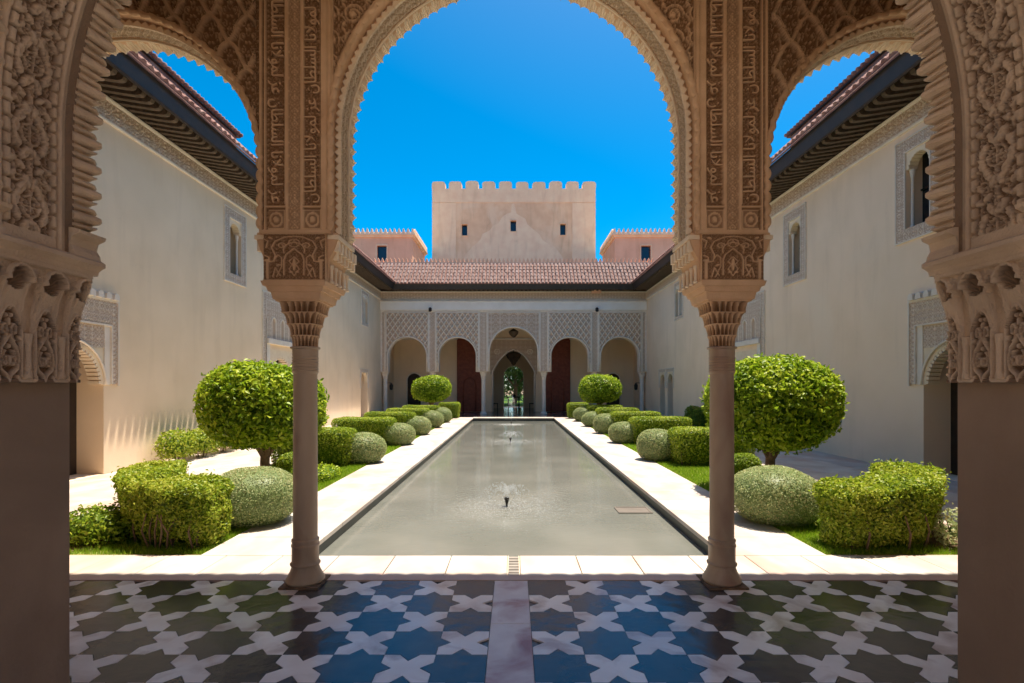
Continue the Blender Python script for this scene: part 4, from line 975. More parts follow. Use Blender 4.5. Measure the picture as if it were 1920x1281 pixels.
for xa, xb in ((-WX + .01, -7.17), (-4.74, -4.34), (-1.94, -1.46), (1.46, 1.94), (4.34, 4.74), (7.17, WX - .01)):
    hf('pier_panel', fa, pale_m, xa, xb, 2.4, 5.70, .022, lambda U, V: np.maximum(sm_f(U, V) * .8, np.where(np.abs((U - (xa + xb) / 2)) > (xb - xa) / 2 - .06, .9, 0)), lambda U, V, H: (U, YF - .008 - H * .035, V))
m_ = MB(); m_.box(-WX + .01, WX - .01, YF - .10, YF - .001, 5.84, 6.27); m_.build('plain_band', white_m, fa)
m_ = MB(); m_.box(-WX + .01, WX - .01, YF - .13, YF - .001, 6.27, 6.33); m_.box(-WX + .01, WX - .01, YF - .06, YF - .001, 5.77, 5.839); m_.build('band_moulding', palew_m, fa)
eave('far', fa, -WX, WX)
m_ = MB(); m_.box(4.30, 4.80, YF - .62, YF - .30, 6.70, 6.84); m_.build('eave_patch', adobe_o, fa)
m_ = MB(); m_.box(-9.5, 9.5, YF + .3, YF + 6, 6.87, 7.9); m_.box(-8.2, 8.2, YF + .3, YF + 1.2, 7.9, 8.47); m_.build('roof_core', tile_m, fa)
# ridge parapet with stepped merlons
m_ = MB(); m_.box(-8.4, 8.4, YF + .38, YF + .7, 8.40, 8.60); m_.build('parapet', adobe_o, fa)
m_ = MB(); m_.prism([(-.075, 0), (.075, 0), (.075, .10), (.045, .10), (.045, .19), (.02, .19), (0, .25), (-.02, .19), (-.045, .19), (-.045, .10), (-.075, .10)], 'y', YF + .42, YF + .60)
pm_ = MB(); pm_.v = [(x, y - YF, z) for x, y, z in m_.v]; pm_.f = m_.f; pme = pm_.me('parapet_merlon', adobe_o)
for k in range(70): link('parapet_merlon', pme, fa, (-7.9 + k * .229, YF, 8.60))
# columns of the far gallery
def far_column(x, half, label):
    t = thing('gallery_column', label, 'column', (x, YF + .25, 0), 'slender white columns of the far gallery')
    y = YF + .25; m_ = MB()
    m_.lathe([(.19, 0), (.19, .07), (.15, .10), (.13, .16)], (x, y), 16); m_.build('base', palew_m, t, True)
    m_ = MB(); m_.lathe([(.115, .15), (.11, 1.95)], (x, y), 16); m_.build('shaft', palew_m, t, True)
    V, F, SKc = capital_pts((x, y), 1.94, 2.40, .12, .23, 48, 20, 3, 3); build_np('capital', V, F, pale_m, t, True)
far_column(-1.70, 0, 'slender white column left of the central arch of the far gallery')
far_column(1.70, 0, 'slender white column right of the central arch of the far gallery')
far_column(-4.54, 0, 'slender white column behind the left distant topiary tree')
far_column(4.54, 0, 'slender white column behind the right distant topiary tree')
far_column(-7.22, 0, 'slender white column against the left corner of the far gallery')
far_column(7.22, 0, 'slender white column against the right corner of the far gallery')
# gallery interior: floor, back wall with pointed arch, hall beyond
m_ = MB(); m_.box(-WX, WX, PY1 + .905, 39.6, -.058, -.0005); lab(m_.build('gallery_floor', floor_in), kind='structure')
BY = 33.5
pa = [(-1.30, 0), (-1.30, 2.3)] + [(-1.34 * (1 - q) ** .62 if q < 1 else 0, 2.35 + 1.5 * q ** .82) for q in [i / 12 for i in range(13)]]
pa = pa + [(-x, z) for x, z in pa[::-1][1:]]
bd = [(-WX, 0)] + pa + [(WX, 0)]
m_ = MB(); m_.profile_wall(bd, 6.8, BY, BY + .6); m_.build('back_wall', wall_l, fa)
m_ = MB(); m_.tube([(x, BY - .02, z) for x, z in pa], .06, 6); m_.build('pointed_arch_rib', palew_m, fa, 'all')
pmask = lambda U, V: V > np.interp(abs(U), [0, .3, .6, .9, 1.2, 1.34, 1.45], [3.95, 3.72, 3.45, 3.12, 2.72, 2.4, 0])
hf('pointed_arch_spandrel', fa, pale_m, -1.44, 1.44, 2.3, 4.42, .03, lambda U, V: np.where(np.abs(np.hypot(abs(U) - 1.02, V - 3.72) - .15) < .04, 1.5, .6 * sm_f(U, V)) * (np.hypot(abs(U) - 1.02, V - 3.72) > .1) + np.where(np.hypot(abs(U) - 1.02, V - 3.72) < .07, 1.4, 0), lambda U, V, H: (U, BY - .01 - H * .04, V), pmask)
m_ = MB(); m_.box(-WX, WX, BY - .10, BY, 4.44, 4.56); m_.build('back_wall_moulding', palew_m, fa)
m_ = MB(); m_.box(-WX, WX, YF + .5, BY, 6.2, 6.4); m_.build('gallery_ceiling', brack_m, fa)
for s in (-1, 1):
    # tall red door leaves folded against the back wall, with a small arched wicket
    d = thing('red_door', 'tall dark red wooden door leaf %s the pointed doorway' % ('left of' if s < 0 else 'right of'), 'door', (s * 2.70, BY - .1, 0), 'tall red doors of the far gallery')
    x0, x1 = sorted((s * 1.92, s * 3.50))
    m_ = MB(); m_.box(x0, x1, BY - .10, BY - .04, .02, 4.9); m_.build('door_leaf', red_m, d)
    for k in range(9): m_ = MB(); z = .08 + k * .53; m_.box(x0 + .06, x1 - .06, BY - .125, BY - .10, z, z + .47); m_.build('door_panel', red_m, d)
    cxx = (x0 + x1) / 2; pts = arch_pts(cxx, 1.7, .38, .02, 14); m_ = MB(); m_.tube([(x, BY - .14, z) for x, z in pts], .035, 6); m_.build('wicket_frame', red_m, d, 'all')
    # dark arched side doors
    d = thing('arched_side_door', 'dark arched door behind the %s distant topiary tree' % ('left' if s < 0 else 'right'), 'door', (s * 6.15, BY - .05, 0))
    pts = arch_pts(s * 6.15, 1.95, .45, .01, 16); m_ = MB(); m_.prism([(x, z) for x, z in pts], 'y', BY - .04, BY - .012); m_.build('door_leaf', dark_m, d)
    m_ = MB(); m_.tube([(x, BY - .03, z) for x, z in pts], .05, 6); m_.build('door_frame', pale_m, d, 'all')
    # wall lanterns
    l_ = thing('wall_lantern', 'small dark lantern on the %s end pillar of the far gallery' % ('left' if s < 0 else 'right'), 'lantern', (s * 7.0, YF + .6, 1.5))
    m_ = MB(); m_.lathe([(.03, 0), (.09, .05), (.11, .28), (.06, .36), (.02, .42)], (s * 7.0, YF + .75), 8, 1.35); m_.build('lantern_body', iron_m, l_)
    m_ = MB(); m_.box(*sorted((s * 7.0, s * 7.4)), YF + .73, YF + .77, 1.74, 1.78); m_.build('bracket_arm', iron_m, l_)
    # spot lamps on the facade
    l_ = thing('spot_lamp', 'small black spot lamp on the facade above the %s topiary tree' % ('left' if s < 0 else 'right'), 'lamp', (s * 4.62, YF - .14, 5.82))
    m_ = MB(); m_.lathe([(.05, 0), (.09, .04), (.09, .2), (.04, .24)], (s * 4.62, YF - .26), 10, 5.70); m_.build('lamp_head', iron_m, l_, True)
    m_ = MB(); m_.box(s * 4.62 - .03, s * 4.62 + .03, YF - .24, YF - .10, 5.86, 5.92); m_.build('lamp_arm', iron_m, l_)
# domed ceiling lamp in the crown of the central arch
l_ = thing('ceiling_lamp', 'small brown domed lamp hanging in the central arch of the far gallery', 'lamp', (0, YF + 1.4, 4.6))
m_ = MB(); m_.lathe([(.02, 0), (.12, .05), (.24, .18), (.29, .34), (.22, .40), (.05, .5)], (0, YF + 1.4), 16, 4.42); m_.build('lamp_shade', lamp_m, l_, True)
m_ = MB(); m_.tube([(0, YF + 1.4, 4.9), (0, YF + 1.4, 6.2)], .015, 6); m_.build('chain', iron_m, l_)
# hall beyond
HY = 38.6
m_ = MB()
m_.box(-2.4, -1.9, BY + .6, HY, 0, 6.0); m_.box(1.9, 2.4, BY + .6, HY, 0, 6.0); m_.build('hall_side_wall', wall_m, fa)
hp = arch_pts(0, 2.30, .70, 0.0, 20)
m_ = MB(); m_.profile_wall([(-8.5, 0)] + hp + [(8.5, 0)], 6.8, HY, HY + .5); m_.build('hall_end_wall', wall_l, fa)
m_ = MB(); m_.box(-8.5, 8.5, BY + .6, HY, 6.0, 6.2); m_.build('hall_ceiling', brack_m, fa)
for s in (-1, 1):
    m_ = MB(); m_.prism([(s * 1.85, 5.9), (s * 1.85, 2.6), (s * 1.2, 3.5), (s * .4, 4.1), (s * .3, 5.9)], 'y', 36.0, 36.3); m_.build('inner_arch_haunch', wall_l, fa)
# chandelier: dark inverted stepped pyramid
l_ = thing('chandelier', 'dark tapered metal chandelier hanging in the hall behind the far gallery', 'chandelier', (0, 35.2, 2.9))
m_ = MB(); m_.lathe([(.04, 0), (.10, .05), (.16, .12), (.16, .16), (.28, .30), (.28, .34), (.44, .50), (.44, .55), (.52, .72), (.50, .78), (.1, .86)], (0, 35.2), 8, 2.93); m_.build('body', lamp_m, l_)
m_ = MB(); m_.tube([(0, 35.2, 3.75), (0, 35.2, 6.0)], .02, 6); m_.build('chain', iron_m, l_)
# wooden table in the doorway
t = thing('wooden_table', 'small dark wooden table in the bright far doorway', 'table', (0, 36.6, 0))
m_ = MB(); m_.box(-.42, .42, 36.3, 36.9, .80, .88); m_.build('table_top', dark_m, t)
for x in (-.36, .36):
    for y in (36.36, 36.84): m_ = MB(); m_.box(x - .04, x + .04, y - .04, y + .04, 0, .80); m_.build('leg', dark_m, t)
m_ = MB(); m_.box(-.34, .34, 36.4, 36.8, .22, .27); m_.build('shelf', dark_m, t)
m_ = MB(); m_.lathe([(.12, 0), (.17, .05), (.14, .12), (.06, .16)], (0, 36.6), 12, .885); bo = m_.build('bowl', iron_m, None, True); ORG[bo.name] = Vector((0, 0, 0)); lab(bo, 'small dark bowl on the table in the far doorway', 'bowl')
for s in (-1, 1):
    c = thing('wooden_stool', 'low pale stool %s the far doorway' % ('left of' if s < 0 else 'right of'), 'stool', (s * 1.3, 35.5, 0))
    m_ = MB(); m_.box(s * 1.3 - .28, s * 1.3 + .28, 35.3, 35.7, .40, .46); m_.build('seat', brack_m, c)
    for x in (-.24, .24):
        for y in (35.34, 35.66): m_ = MB(); m_.box(s * 1.3 + x - .025, s * 1.3 + x + .025, y - .025, y + .025, 0, .40); m_.build('leg', brack_m, c)
# garden path behind the hall
m_ = MB(); m_.box(-30, 30, 39.7, 42.5, -.059, -.02); lab(m_.build('garden_path', marble_m), kind='structure')
m_ = MB(); m_.box(-60, 60, 42.5, 90, -.059, -.01); lab(m_.build('garden_lawn', grass_m), kind='structure')

# ------------------------------------------------------------------ tower and pink blocks behind
TY = 42.0; k_ = TY / 1014; px = lambda x, y=TY: (x - 963) * y / 1014; pz = lambda y, d=TY: 1.6 + (723.5 - y) * d / 1014
x0, x1 = px(811), px(1116); zt = pz(354)
tw = thing('tower', 'tall peach plastered tower with rounded battlements', 'tower', ((x0 + x1) / 2, TY, 0))
wh = [(px(871), pz(442), pz(421)), (px(962.5), pz(434), pz(414)), (px(1055.5), pz(441), pz(420))]
# front wall assembled round three recessed openings
ww = .21; xs = [x0] + sum([[c - ww, c + ww] for c, _, _ in wh], []) + [x1]; m_ = MB()
for i in range(7):
    a, b_ = xs[i], xs[i + 1]
    if i % 2 == 0: m_.box(a, b_, TY, TY + .5, 6, zt)
    else: c, z0, z1 = wh[i // 2]; m_.box(a, b_, TY, TY + .5, 6, z0); m_.box(a, b_, TY, TY + .5, z1, zt)
m_.box(x0, x0 + .5, TY + .5, TY + 9, 6, zt); m_.box(x1 - .5, x1, TY + .5, TY + 9, 6, zt); m_.box(x0 + .5, x1 - .5, TY + 8.5, TY + 9, 6, zt); m_.box(x0 + .5, x1 - .5, TY + .5, TY + 8.5, zt - 1, zt - .6)
m_.build('wall', adobe_m, tw)
for c, z0, z1 in wh:
    m_ = MB(); m_.box(c - ww, c + ww, TY + .3, TY + .33, z0, z1); m_.build('window_pane', glass_m, tw)
    m_ = MB(); m_.box(c - ww - .05, c + ww + .05, TY - .06, TY - .002, z1, z1 + .07); m_.box(c - ww - .05, c + ww + .05, TY - .05, TY - .002, z0 - .05, z0); m_.build('window_surround', adobe_m, tw)
# upper band sits proud; outline panel
m_ = MB(); m_.box(x0 - .03, x1 + .03, TY - .035, TY - .001, pz(380), zt - .002); m_.build('upper_band', adobe_s, tw)
for a, b_, c, d in ((px(811), px(855), 6.5, pz(381)), (px(1073), px(1116), 6.5, pz(381))):
    m_ = MB(); m_.box(a - .03, b_, TY - .035, TY - .001, c, d) if a < 0 else m_.box(a, b_ + .03, TY - .035, TY - .001, c, d)
    m_.build('corner_strip', adobe_s, tw)
# pale replastered patch with stepped outline
rr = random.Random(5); pts = []
prof = [(868, 489), (872, 476), (880, 468), (888, 462), (893, 456), (900, 450), (905, 440), (918, 432), (926, 424), (935, 418), (941, 408), (950, 402), (958, 400), (961, 382), (965, 382), (967, 400), (976, 404), (985, 410), (990, 420), (1003, 432), (1010, 440), (1018, 452), (1030, 459), (1042, 464), (1052, 476), (1058, 489)]
pts = [(px(x + rr.uniform(-1.5, 1.5)), pz(y + rr.uniform(-1.5, 1.5))) for x, y in prof] + [(px(1058), 7.), (px(868), 7.)]
m_ = MB(); m_.prism(pts[::-1], 'y', TY - .022, TY - .001)
# keep the patch clear of the middle window by splitting it there
m_ = MB(); cwx = wh[1][0]
left = [p for p in pts if p[0] < cwx - ww] ; 
def clip_poly(P, f):
    out = []
    for a, b_ in zip(P, P[1:] + P[:1]):
        fa_, fb_ = f(a), f(b_)
        if fa_ >= 0: out.append(a)
        if fa_ * fb_ < 0: q_ = fa_ / (fa_ - fb_); out.append((a[0] + (b_[0] - a[0]) * q_, a[1] + (b_[1] - a[1]) * q_))
    return out
L_, R_, B_, T_ = cwx - ww - .02, cwx + ww + .02, wh[1][1] - .06, wh[1][2] + .08
for f in (lambda P: clip_poly(P, lambda p: L_ - p[0]), lambda P: clip_poly(P, lambda p: p[0] - R_), lambda P: clip_poly(clip_poly(clip_poly(P, lambda p: p[0] - L_), lambda p: R_ - p[0]), lambda p: B_ - p[1]), lambda P: clip_poly(clip_poly(clip_poly(P, lambda p: p[0] - L_), lambda p: R_ - p[0]), lambda p: p[1] - T_)):
    q_ = f(pts)
    if len(q_) > 2: m_.prism(q_[::-1], 'y', TY - .022, TY - .001)
m_.build('plaster_patch', adobe_s, tw)
mw = (x1 - x0) / 9.72; mh = pz(340) - zt
mm = MB(); mm.prism([(-mw * .385, 0), (mw * .385, 0), (mw * .385, mh * .72), (mw * .33, mh * .92), (mw * .2, mh), (-mw * .2, mh), (-mw * .33, mh * .92), (-mw * .385, mh * .72)], 'y', -.03, .5); mme = mm.me('battlement', adobe_s)
for k in range(10): link('battlement', mme, tw, (x0 + mw * .36 + k * mw * 1.0, TY, zt + random.uniform(-.03, .0)), (0, 0, 0), (random.uniform(.96, 1.03), 1, random.uniform(.94, 1.05)))
for k in range(9):
    link('battlement', mme, tw, (x0 + .53, TY + 1 + k, zt), (0, 0, PI / 2)); link('battlement', mme, tw, (x1, TY + 1 + k, zt), (0, 0, PI / 2))
BYK = 36.0
for s in (-1, 1):
    xi = px(773, BYK) if s < 0 else px(1153, BYK)
    b = thing('pink_roof_block', 'pink plastered block with toothed parapet %s of the tower' % ('left' if s < 0 else 'right'), 'building', (xi, BYK, 0))
    zc = pz(442, BYK); xo = s * 15
    wx = px(716, BYK) if s < 0 else px(1211, BYK); wz0, wz1 = pz(490, BYK), pz(461, BYK); hw = .32
    a, b2 = sorted((xi, xo)); m_ = MB()
    m_.box(a, wx - hw, BYK, BYK + .4, 6, zc); m_.box(wx + hw, b2, BYK, BYK + .4, 6, zc); m_.box(wx - hw, wx + hw, BYK, BYK + .4, 6, wz0); m_.box(wx - hw, wx + hw, BYK, BYK + .4, wz1, zc)
    e0, e1 = sorted((xi, xi + s * .4)); m_.box(e0, e1, BYK + .4, BYK + 4.8, 6, zc); m_.box(a, b2, BYK + 4.8, BYK + 5.1, 6, zc); m_.build('wall', adobe_o, b)
    m_ = MB(); m_.box(wx - hw, wx + hw, BYK + .2, BYK + .24, wz0, wz1); m_.build('window_pane', glass_m, b)
    m_ = MB(); m_.box(wx - hw - .07, wx + hw + .07, BYK - .05, BYK - .001, wz1, wz1 + .1); m_.box(wx - hw - .09, wx - hw, BYK - .04, BYK - .001, wz0, wz1); m_.box(wx + hw, wx + hw + .09, BYK - .04, BYK - .001, wz0, wz1); m_.build('window_surround', adobe_m, b)
    m_ = MB(); xe = xi - s * .22; a, b2 = sorted((xe, xo)); m_.box(a, b2, BYK - .22, BYK + 5.2, zc, zc + .10); xe = xi - s * .10; a, b2 = sorted((xe, xo)); m_.box(a, b2, BYK - .10, BYK + 5.1, zc - .12, zc - .001); m_.build('cornice', adobe_s, b)
    tm = MB(); tm.prism([(-.13, 0), (.13, 0), (.13, .10), (.07, .12), (.06, .26), (0, .36), (-.06, .26), (-.07, .12), (-.13, .10)], 'y', -.06, .06); tme2 = tm.me('parapet_tooth', adobe_s)
    for k in range(28): link('parapet_tooth', tme2, b, (xi + s * (k * .30 - .05), BYK - .12, zc + .10))
    for k in range(17): link('parapet_tooth', tme2, b, (xi - s * .14, BYK + .1 + k * .30, zc + .10), (0, 0, PI / 2))

# ------------------------------------------------------------------ fountain jets
def jet(x, y, h, rad, label):
    j = thing('fountain_jet', label, 'fountain', (x, y, WZ), 'fountain jets in a row along the pool')
    m_ = MB(); m_.lathe([(.012, -.02), (.014, .03), (.035, .10), (.04, .13), (.03, .135)], (x, y), 12, WZ); m_.build('nozzle', iron_m, j, True)
    g_ = random.Random(int(y * 10)); vs = []; fs = []
    nst = 26; 
    for k in range(nst):
        a = 2 * PI * k / nst + g_.uniform(-.1, .1); R_ = rad * g_.uniform(.25, 1.0); hh = h * g_.uniform(.6, 1.1)
        for i in range(46):
            q_ = g_.random() ** .8; rr_ = R_ * q_; z = .13 + hh * 4 * q_ * (1 - q_) * (1 - .1 * q_) ; c = (x + rr_ * math.cos(a) + g_.gauss(0, .012), y + rr_ * math.sin(a) + g_.gauss(0, .012), WZ + z * (1 if q_ < .98 else .3) + g_.gauss(0, .006))
            s_ = g_.uniform(.0022, .0055) ; b = len(vs); el = g_.uniform(1, 2.4)
            vs += [(c[0] + s_, c[1], c[2]), (c[0] - s_, c[1], c[2]), (c[0], c[1] + s_, c[2]), (c[0], c[1] - s_, c[2]), (c[0], c[1], c[2] + s_ * el), (c[0], c[1], c[2] - s_ * el)]
            fs += [(b, b + 2, b + 4), (b + 2, b + 1, b + 4), (b + 1, b + 3, b + 4), (b + 3, b, b + 4), (b + 2, b, b + 5), (b + 1, b + 2, b + 5), (b + 3, b + 1, b + 5), (b, b + 3, b + 5)]
    m_ = MB(); m_.add(vs, fs); o = m_.build('water_spray', drop_m, j); o['kind'] = 'stuff'
    ng = np.random.default_rng(int(y)); nf = 4200; rr_ = np.abs(rad * (1.25 + .75 * ng.normal(0, 1, nf))); rr_ = rr_ * (1 + .15 * np.sin(ng.uniform(0, 6.28, nf) * 3)); an = ng.uniform(0, 2 * PI, nf); cx_ = x + rr_ * np.cos(an); cy_ = y + rr_ * np.sin(an); q_ = ng.uniform(.0012, .0042, nf)
    P = np.stack([np.stack([cx_ + q_ * np.cos(t_), cy_ + q_ * np.sin(t_) * 1.0, np.full(nf, WZ + .002)], 1) for t_ in np.arange(5) * 2 * PI / 5] + [np.stack([cx_, cy_, WZ + .002 + q_ * .6], 1)], 1)
    I = np.arange(nf)[:, None] * 6; F = np.concatenate([np.concatenate([I + k, I + (k + 1) % 5, I + 5], 1) for k in range(5)]); o = build_np('foam', P, F, drop_m, j); o['kind'] = 'stuff'
drop_m = bpy.data.materials.new('water_drops'); drop_m.use_nodes = True
b_ = drop_m.node_tree.nodes['Principled BSDF']; b_.inputs['Base Color'].default_value = (.85, .88, .9, 1); b_.inputs['Roughness'].default_value = .1; b_.inputs['Transmission Weight'].default_value = .45; b_.inputs['IOR'].default_value = 1.33
jet(-.10, 7.9, .21, .42, 'nearest fountain jet with dark nozzle spraying in the pool')
jet(-.10, 17.0, .20, .5, 'middle fountain jet with dark nozzle in the pool')
jet(-.10, 24.6, 1.15, .30, 'farthest fountain jet rising tall before the far gallery')

# ------------------------------------------------------------------ vegetation
def leaf_quads(P, N, size, g, tilt=.9, fold=.25, asp=.5):
    n = len(P); N = N / np.maximum(np.linalg.norm(N, axis=1, keepdims=True), 1e-6)
    D = N * 1.0 + g.normal(0, tilt, (n, 3)); D /= np.linalg.norm(D, axis=1, keepdims=True)      # leaf normal
    A = g.normal(0, 1, (n, 3)) + N * .5 + np.array([0, 0, -.1]); A -= D * (A * D).sum(1, keepdims=True); A /= np.maximum(np.linalg.norm(A, axis=1, keepdims=True), 1e-6)
    B = np.cross(D, A); L = size * g.uniform(.65, 1.25, (n, 1)); Wd = L * asp * g.uniform(.8, 1.2, (n, 1))
    base = P - A * L * .5; tip = P + A * L * .5; up = D * Wd * fold
    l = P - B * Wd * .5 + up; r = P + B * Wd * .5 + up
    V = np.stack([base, l, tip, r], 1).reshape(-1, 3); I = np.arange(n) * 4
    F = np.stack([np.stack([I, I + 1, I + 2], 1), np.stack([I, I + 2, I + 3], 1)], 1).reshape(-1, 3)
    return V, F
def lumpy(P, amp, fr, seed):
    q = P * fr + seed * 3.1
    return amp * (np.sin(q[:, 0] * 1.3 + np.sin(q[:, 1] * 1.7)) + np.sin(q[:, 1] * 1.1 + 1.7 * np.sin(q[:, 2] * 1.2)) + np.sin(q[:, 2] * 1.5 + q[:, 0])) / 3
def superell(n, a, b, c, e, g, zc, zmin=-1):
    nu, nv = 96, 64; U, V = np.meshgrid(np.linspace(0, 2 * PI, nu + 1), np.linspace(-PI / 2, PI / 2, nv + 1)); sg = lambda w, m: np.sign(w) * np.abs(w) ** m; m = 2 / e
    # spread the parameters so that the flat faces get vertices too
    tt = np.linspace(0, 1, nu + 1); U = np.meshgrid(tt * 8, np.zeros(nv + 1))[0]; k = np.floor(U); f = U - k; f = np.where(k % 2 == 0, f ** (e / 2), 1 - (1 - f) ** (e / 2)); U = (k + f) * PI / 4
    vv = np.linspace(-2, 2, nv + 1); k = np.floor(np.clip(vv, -2, 1.999)); f = vv - k; f = np.where(k % 2 == 0, f ** (e / 2), 1 - (1 - f) ** (e / 2)); V = np.repeat(((k + f) * PI / 4)[:, None], nu + 1, 1)
    G_ = np.stack([a * sg(np.cos(V), m) * sg(np.cos(U), m), b * sg(np.cos(V), m) * sg(np.sin(U), m), c * sg(np.sin(V), m)], -1)
    A, B, Cc, D = G_[:-1, :-1], G_[:-1, 1:], G_[1:, 1:], G_[1:, :-1]
    ar_ = (np.linalg.norm(np.cross(B - A, D - A), axis=-1) + np.linalg.norm(np.cross(B - Cc, D - Cc), axis=-1)).ravel() / 2
    pick = g.choice(len(ar_), n, p=ar_ / ar_.sum()); r1, r2 = g.random((n, 1)), g.random((n, 1)); q = lambda Z: Z.reshape(-1, 3)[pick]
    P = (q(A) * (1 - r1) + q(B) * r1) * (1 - r2) + (q(D) * (1 - r1) + q(Cc) * r1) * r2
    nn = np.sign(P) * np.abs(P / np.array([a, b, c])) ** (e - 1) / np.array([a, b, c]); nn /= np.maximum(np.linalg.norm(nn, axis=1, keepdims=True), 1e-6)
    k = P[:, 2] / c > zmin; return P[k], nn[k]
def ell_core(a, b, c, e, k, nu=28, nv=16):
    U, V = np.meshgrid(np.arange(nu) / nu * 2 * PI, np.linspace(-PI / 2, PI / 2, nv)); sg = lambda w, m: np.sign(w) * np.abs(w) ** m; m = 2 / e
    P = np.stack([a * k * sg(np.cos(V), m) * sg(np.cos(U), m), b * k * sg(np.cos(V), m) * sg(np.sin(U), m), c * k * sg(np.sin(V), m)], -1).reshape(-1, 3)
    I = np.arange(nu * nv).reshape(nv, nu); J = np.roll(I, -1, 1); F1 = np.stack([I[:-1], J[:-1], J[1:]], -1).reshape(-1, 3); F2 = np.stack([I[:-1], J[1:], I[1:]], -1).reshape(-1, 3)
    return P, np.concatenate([F1, F2])
def foliage_mesh(name, n, a, b, c, e, zc, size, mat, seed, zmin=-1., depth=.16, lump=.03, fr=3., asp=.55, core=.80, tilt=.9, flare=0., wild=.0, roff=0.):
    g = np.random.default_rng(seed); P, N = superell(n, a, b, c, e, g, zc, zmin)
    inn = g.random(len(P)) ** 2.2 * depth; P = P - N * inn[:, None] + N * lumpy(P, lump, fr, seed)[:, None]
    if wild: k = g.random(len(P)) < .12; P[k] += N[k] * g.uniform(0, wild, (k.sum(), 1))
    V, F = leaf_quads(P, N, size, g, tilt, asp=asp)
    cl = lumpy(P, .5, 5., seed + 2) * .35
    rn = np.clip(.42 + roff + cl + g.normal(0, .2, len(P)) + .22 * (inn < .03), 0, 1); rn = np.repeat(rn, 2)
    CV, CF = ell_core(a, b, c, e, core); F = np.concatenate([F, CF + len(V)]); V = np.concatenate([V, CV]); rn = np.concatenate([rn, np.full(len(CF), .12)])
    if flare: s_ = 1 + flare * np.clip(V[:, 2] / c, -1, 1); V[:, 0] *= s_; V[:, 1] *= s_
    V[:, 2] += zc
    return mesh_np(name, V, F, mat, False, rn)
def branchy(m, x, y, zt, r, seed, zs=0.):
    g = random.Random(seed); m.tube([(x, y, zs), (x + .01, y + .02, zs + zt * .3), (x - .01, y, zs + zt * .62), (x, y, zs + zt)], [r * 1.35, r * 1.05, r * .95, r * .9], 12)
def topiary(x, y, a, c, zc, seed, label, n, size, trunk=.62):
    t = thing('topiary_tree', label, 'tree', (x, y, 0), 'clipped topiary trees by the pool')
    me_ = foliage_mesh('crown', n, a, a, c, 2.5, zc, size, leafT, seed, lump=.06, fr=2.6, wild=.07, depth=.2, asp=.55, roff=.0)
    link('crown', me_, t, (x, y, 0))
    m_ = MB(); branchy(m_, x, y, trunk, .075, seed)
    g = random.Random(seed)
    for k in range(6):
        an = k * 1.05 + g.random() * .4; rr = a * .55
        m_.tube([(x, y, trunk * .72), (x + .1 * math.cos(an), y + .1 * math.sin(an), trunk * 1.0), (x + rr * .5 * math.cos(an), y + rr * .5 * math.sin(an), trunk * 1.35), (x + rr * math.cos(an), y + rr * math.sin(an), zc)], [.05, .042, .03, .015], 8)
    m_.build('trunk', bark_m, t, True)
topiary(-3.90, 8.5, .86, .66, 1.28, 1, 'large clipped round tree behind the left near column', 15000, .085)
topiary(3.97, 8.35, .93, .70, 1.33, 2, 'large clipped round tree right of the right near column', 16500, .085)
topiary(-3.93, 25.9, .90, .62, 1.46, 3, 'distant clipped round tree on the left of the far gallery', 9000, .09, .8)
topiary(3.98, 25.0, .92, .64, 1.46, 4, 'distant clipped round tree on the right of the far gallery', 9000, .09, .8)
# round bushes at the pool edge
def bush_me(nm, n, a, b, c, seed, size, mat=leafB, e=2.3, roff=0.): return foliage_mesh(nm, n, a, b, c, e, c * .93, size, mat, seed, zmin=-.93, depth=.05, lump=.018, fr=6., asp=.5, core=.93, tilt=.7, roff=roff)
def bush(x, y, me_, label, grp='clipped grey green round bushes along the pool', seed=0, sc=(1, 1, 1)):
    t = thing('round_bush', label, 'bush', (x, y, -.02), grp); t.scale = sc; t.rotation_euler = (0, 0, random.uniform(0, 6))
    link('foliage', me_, t, (x, y, -.02))
    m_ = MB(); m_.T = lambda p: (p[0] + x, p[1] + y, p[2] - .02)
    for k in range(4): a = k * 1.6; m_.tube([(.06 * math.cos(a), .06 * math.sin(a), 0), (.16 * math.cos(a), .16 * math.sin(a), .25)], [.018, .01], 6)
    lab(m_.build('stems', bark_m, t), kind='stuff')
bn = bush_me('foliage', 17000, .47, .50, .34, 11, .024); bn2 = bush_me('foliage', 17000, .50, .50, .34, 12, .024); bf = bush_me('foliage', 8000, .43, .45, .33, 13, .036)
bush(-3.05, 6.35, bn, 'largest grey green round bush left of the left near column'); bush(3.10, 6.42, bn2, 'largest grey green round bush right of the right near column')
LY = [11.3, 14.7, 17.7, 20.7, 23.7]; RY = [11.7, 15.2, 18.2, 21.3, 24.3]
ordn = ['first', 'second', 'third', 'fourth', 'farthest']
for i, y in enumerate(LY): bush(-3.13, y, bf, '%s grey green round bush beyond the left large tree' % ordn[i], sc=(1, 1, 1 + .06 * math.sin(i * 5)))
for i, y in enumerate(RY): bush(3.13, y, bf, '%s grey green round bush beyond the right large tree' % ordn[i], sc=(1, 1, 1 + .06 * math.cos(i * 3)))
# dark low bushes beside the large trees
bd_ = bush_me('foliage', 6000, .29, .29, .20, 21, .042, leafH, roff=-.2)
bush(-4.02, 9.9, bd_, 'small dark rounded shrub beside the trunk of the left large tree', None); bush(4.15, 9.75, bd_, 'small dark rounded shrub beside the trunk of the right large tree', None)
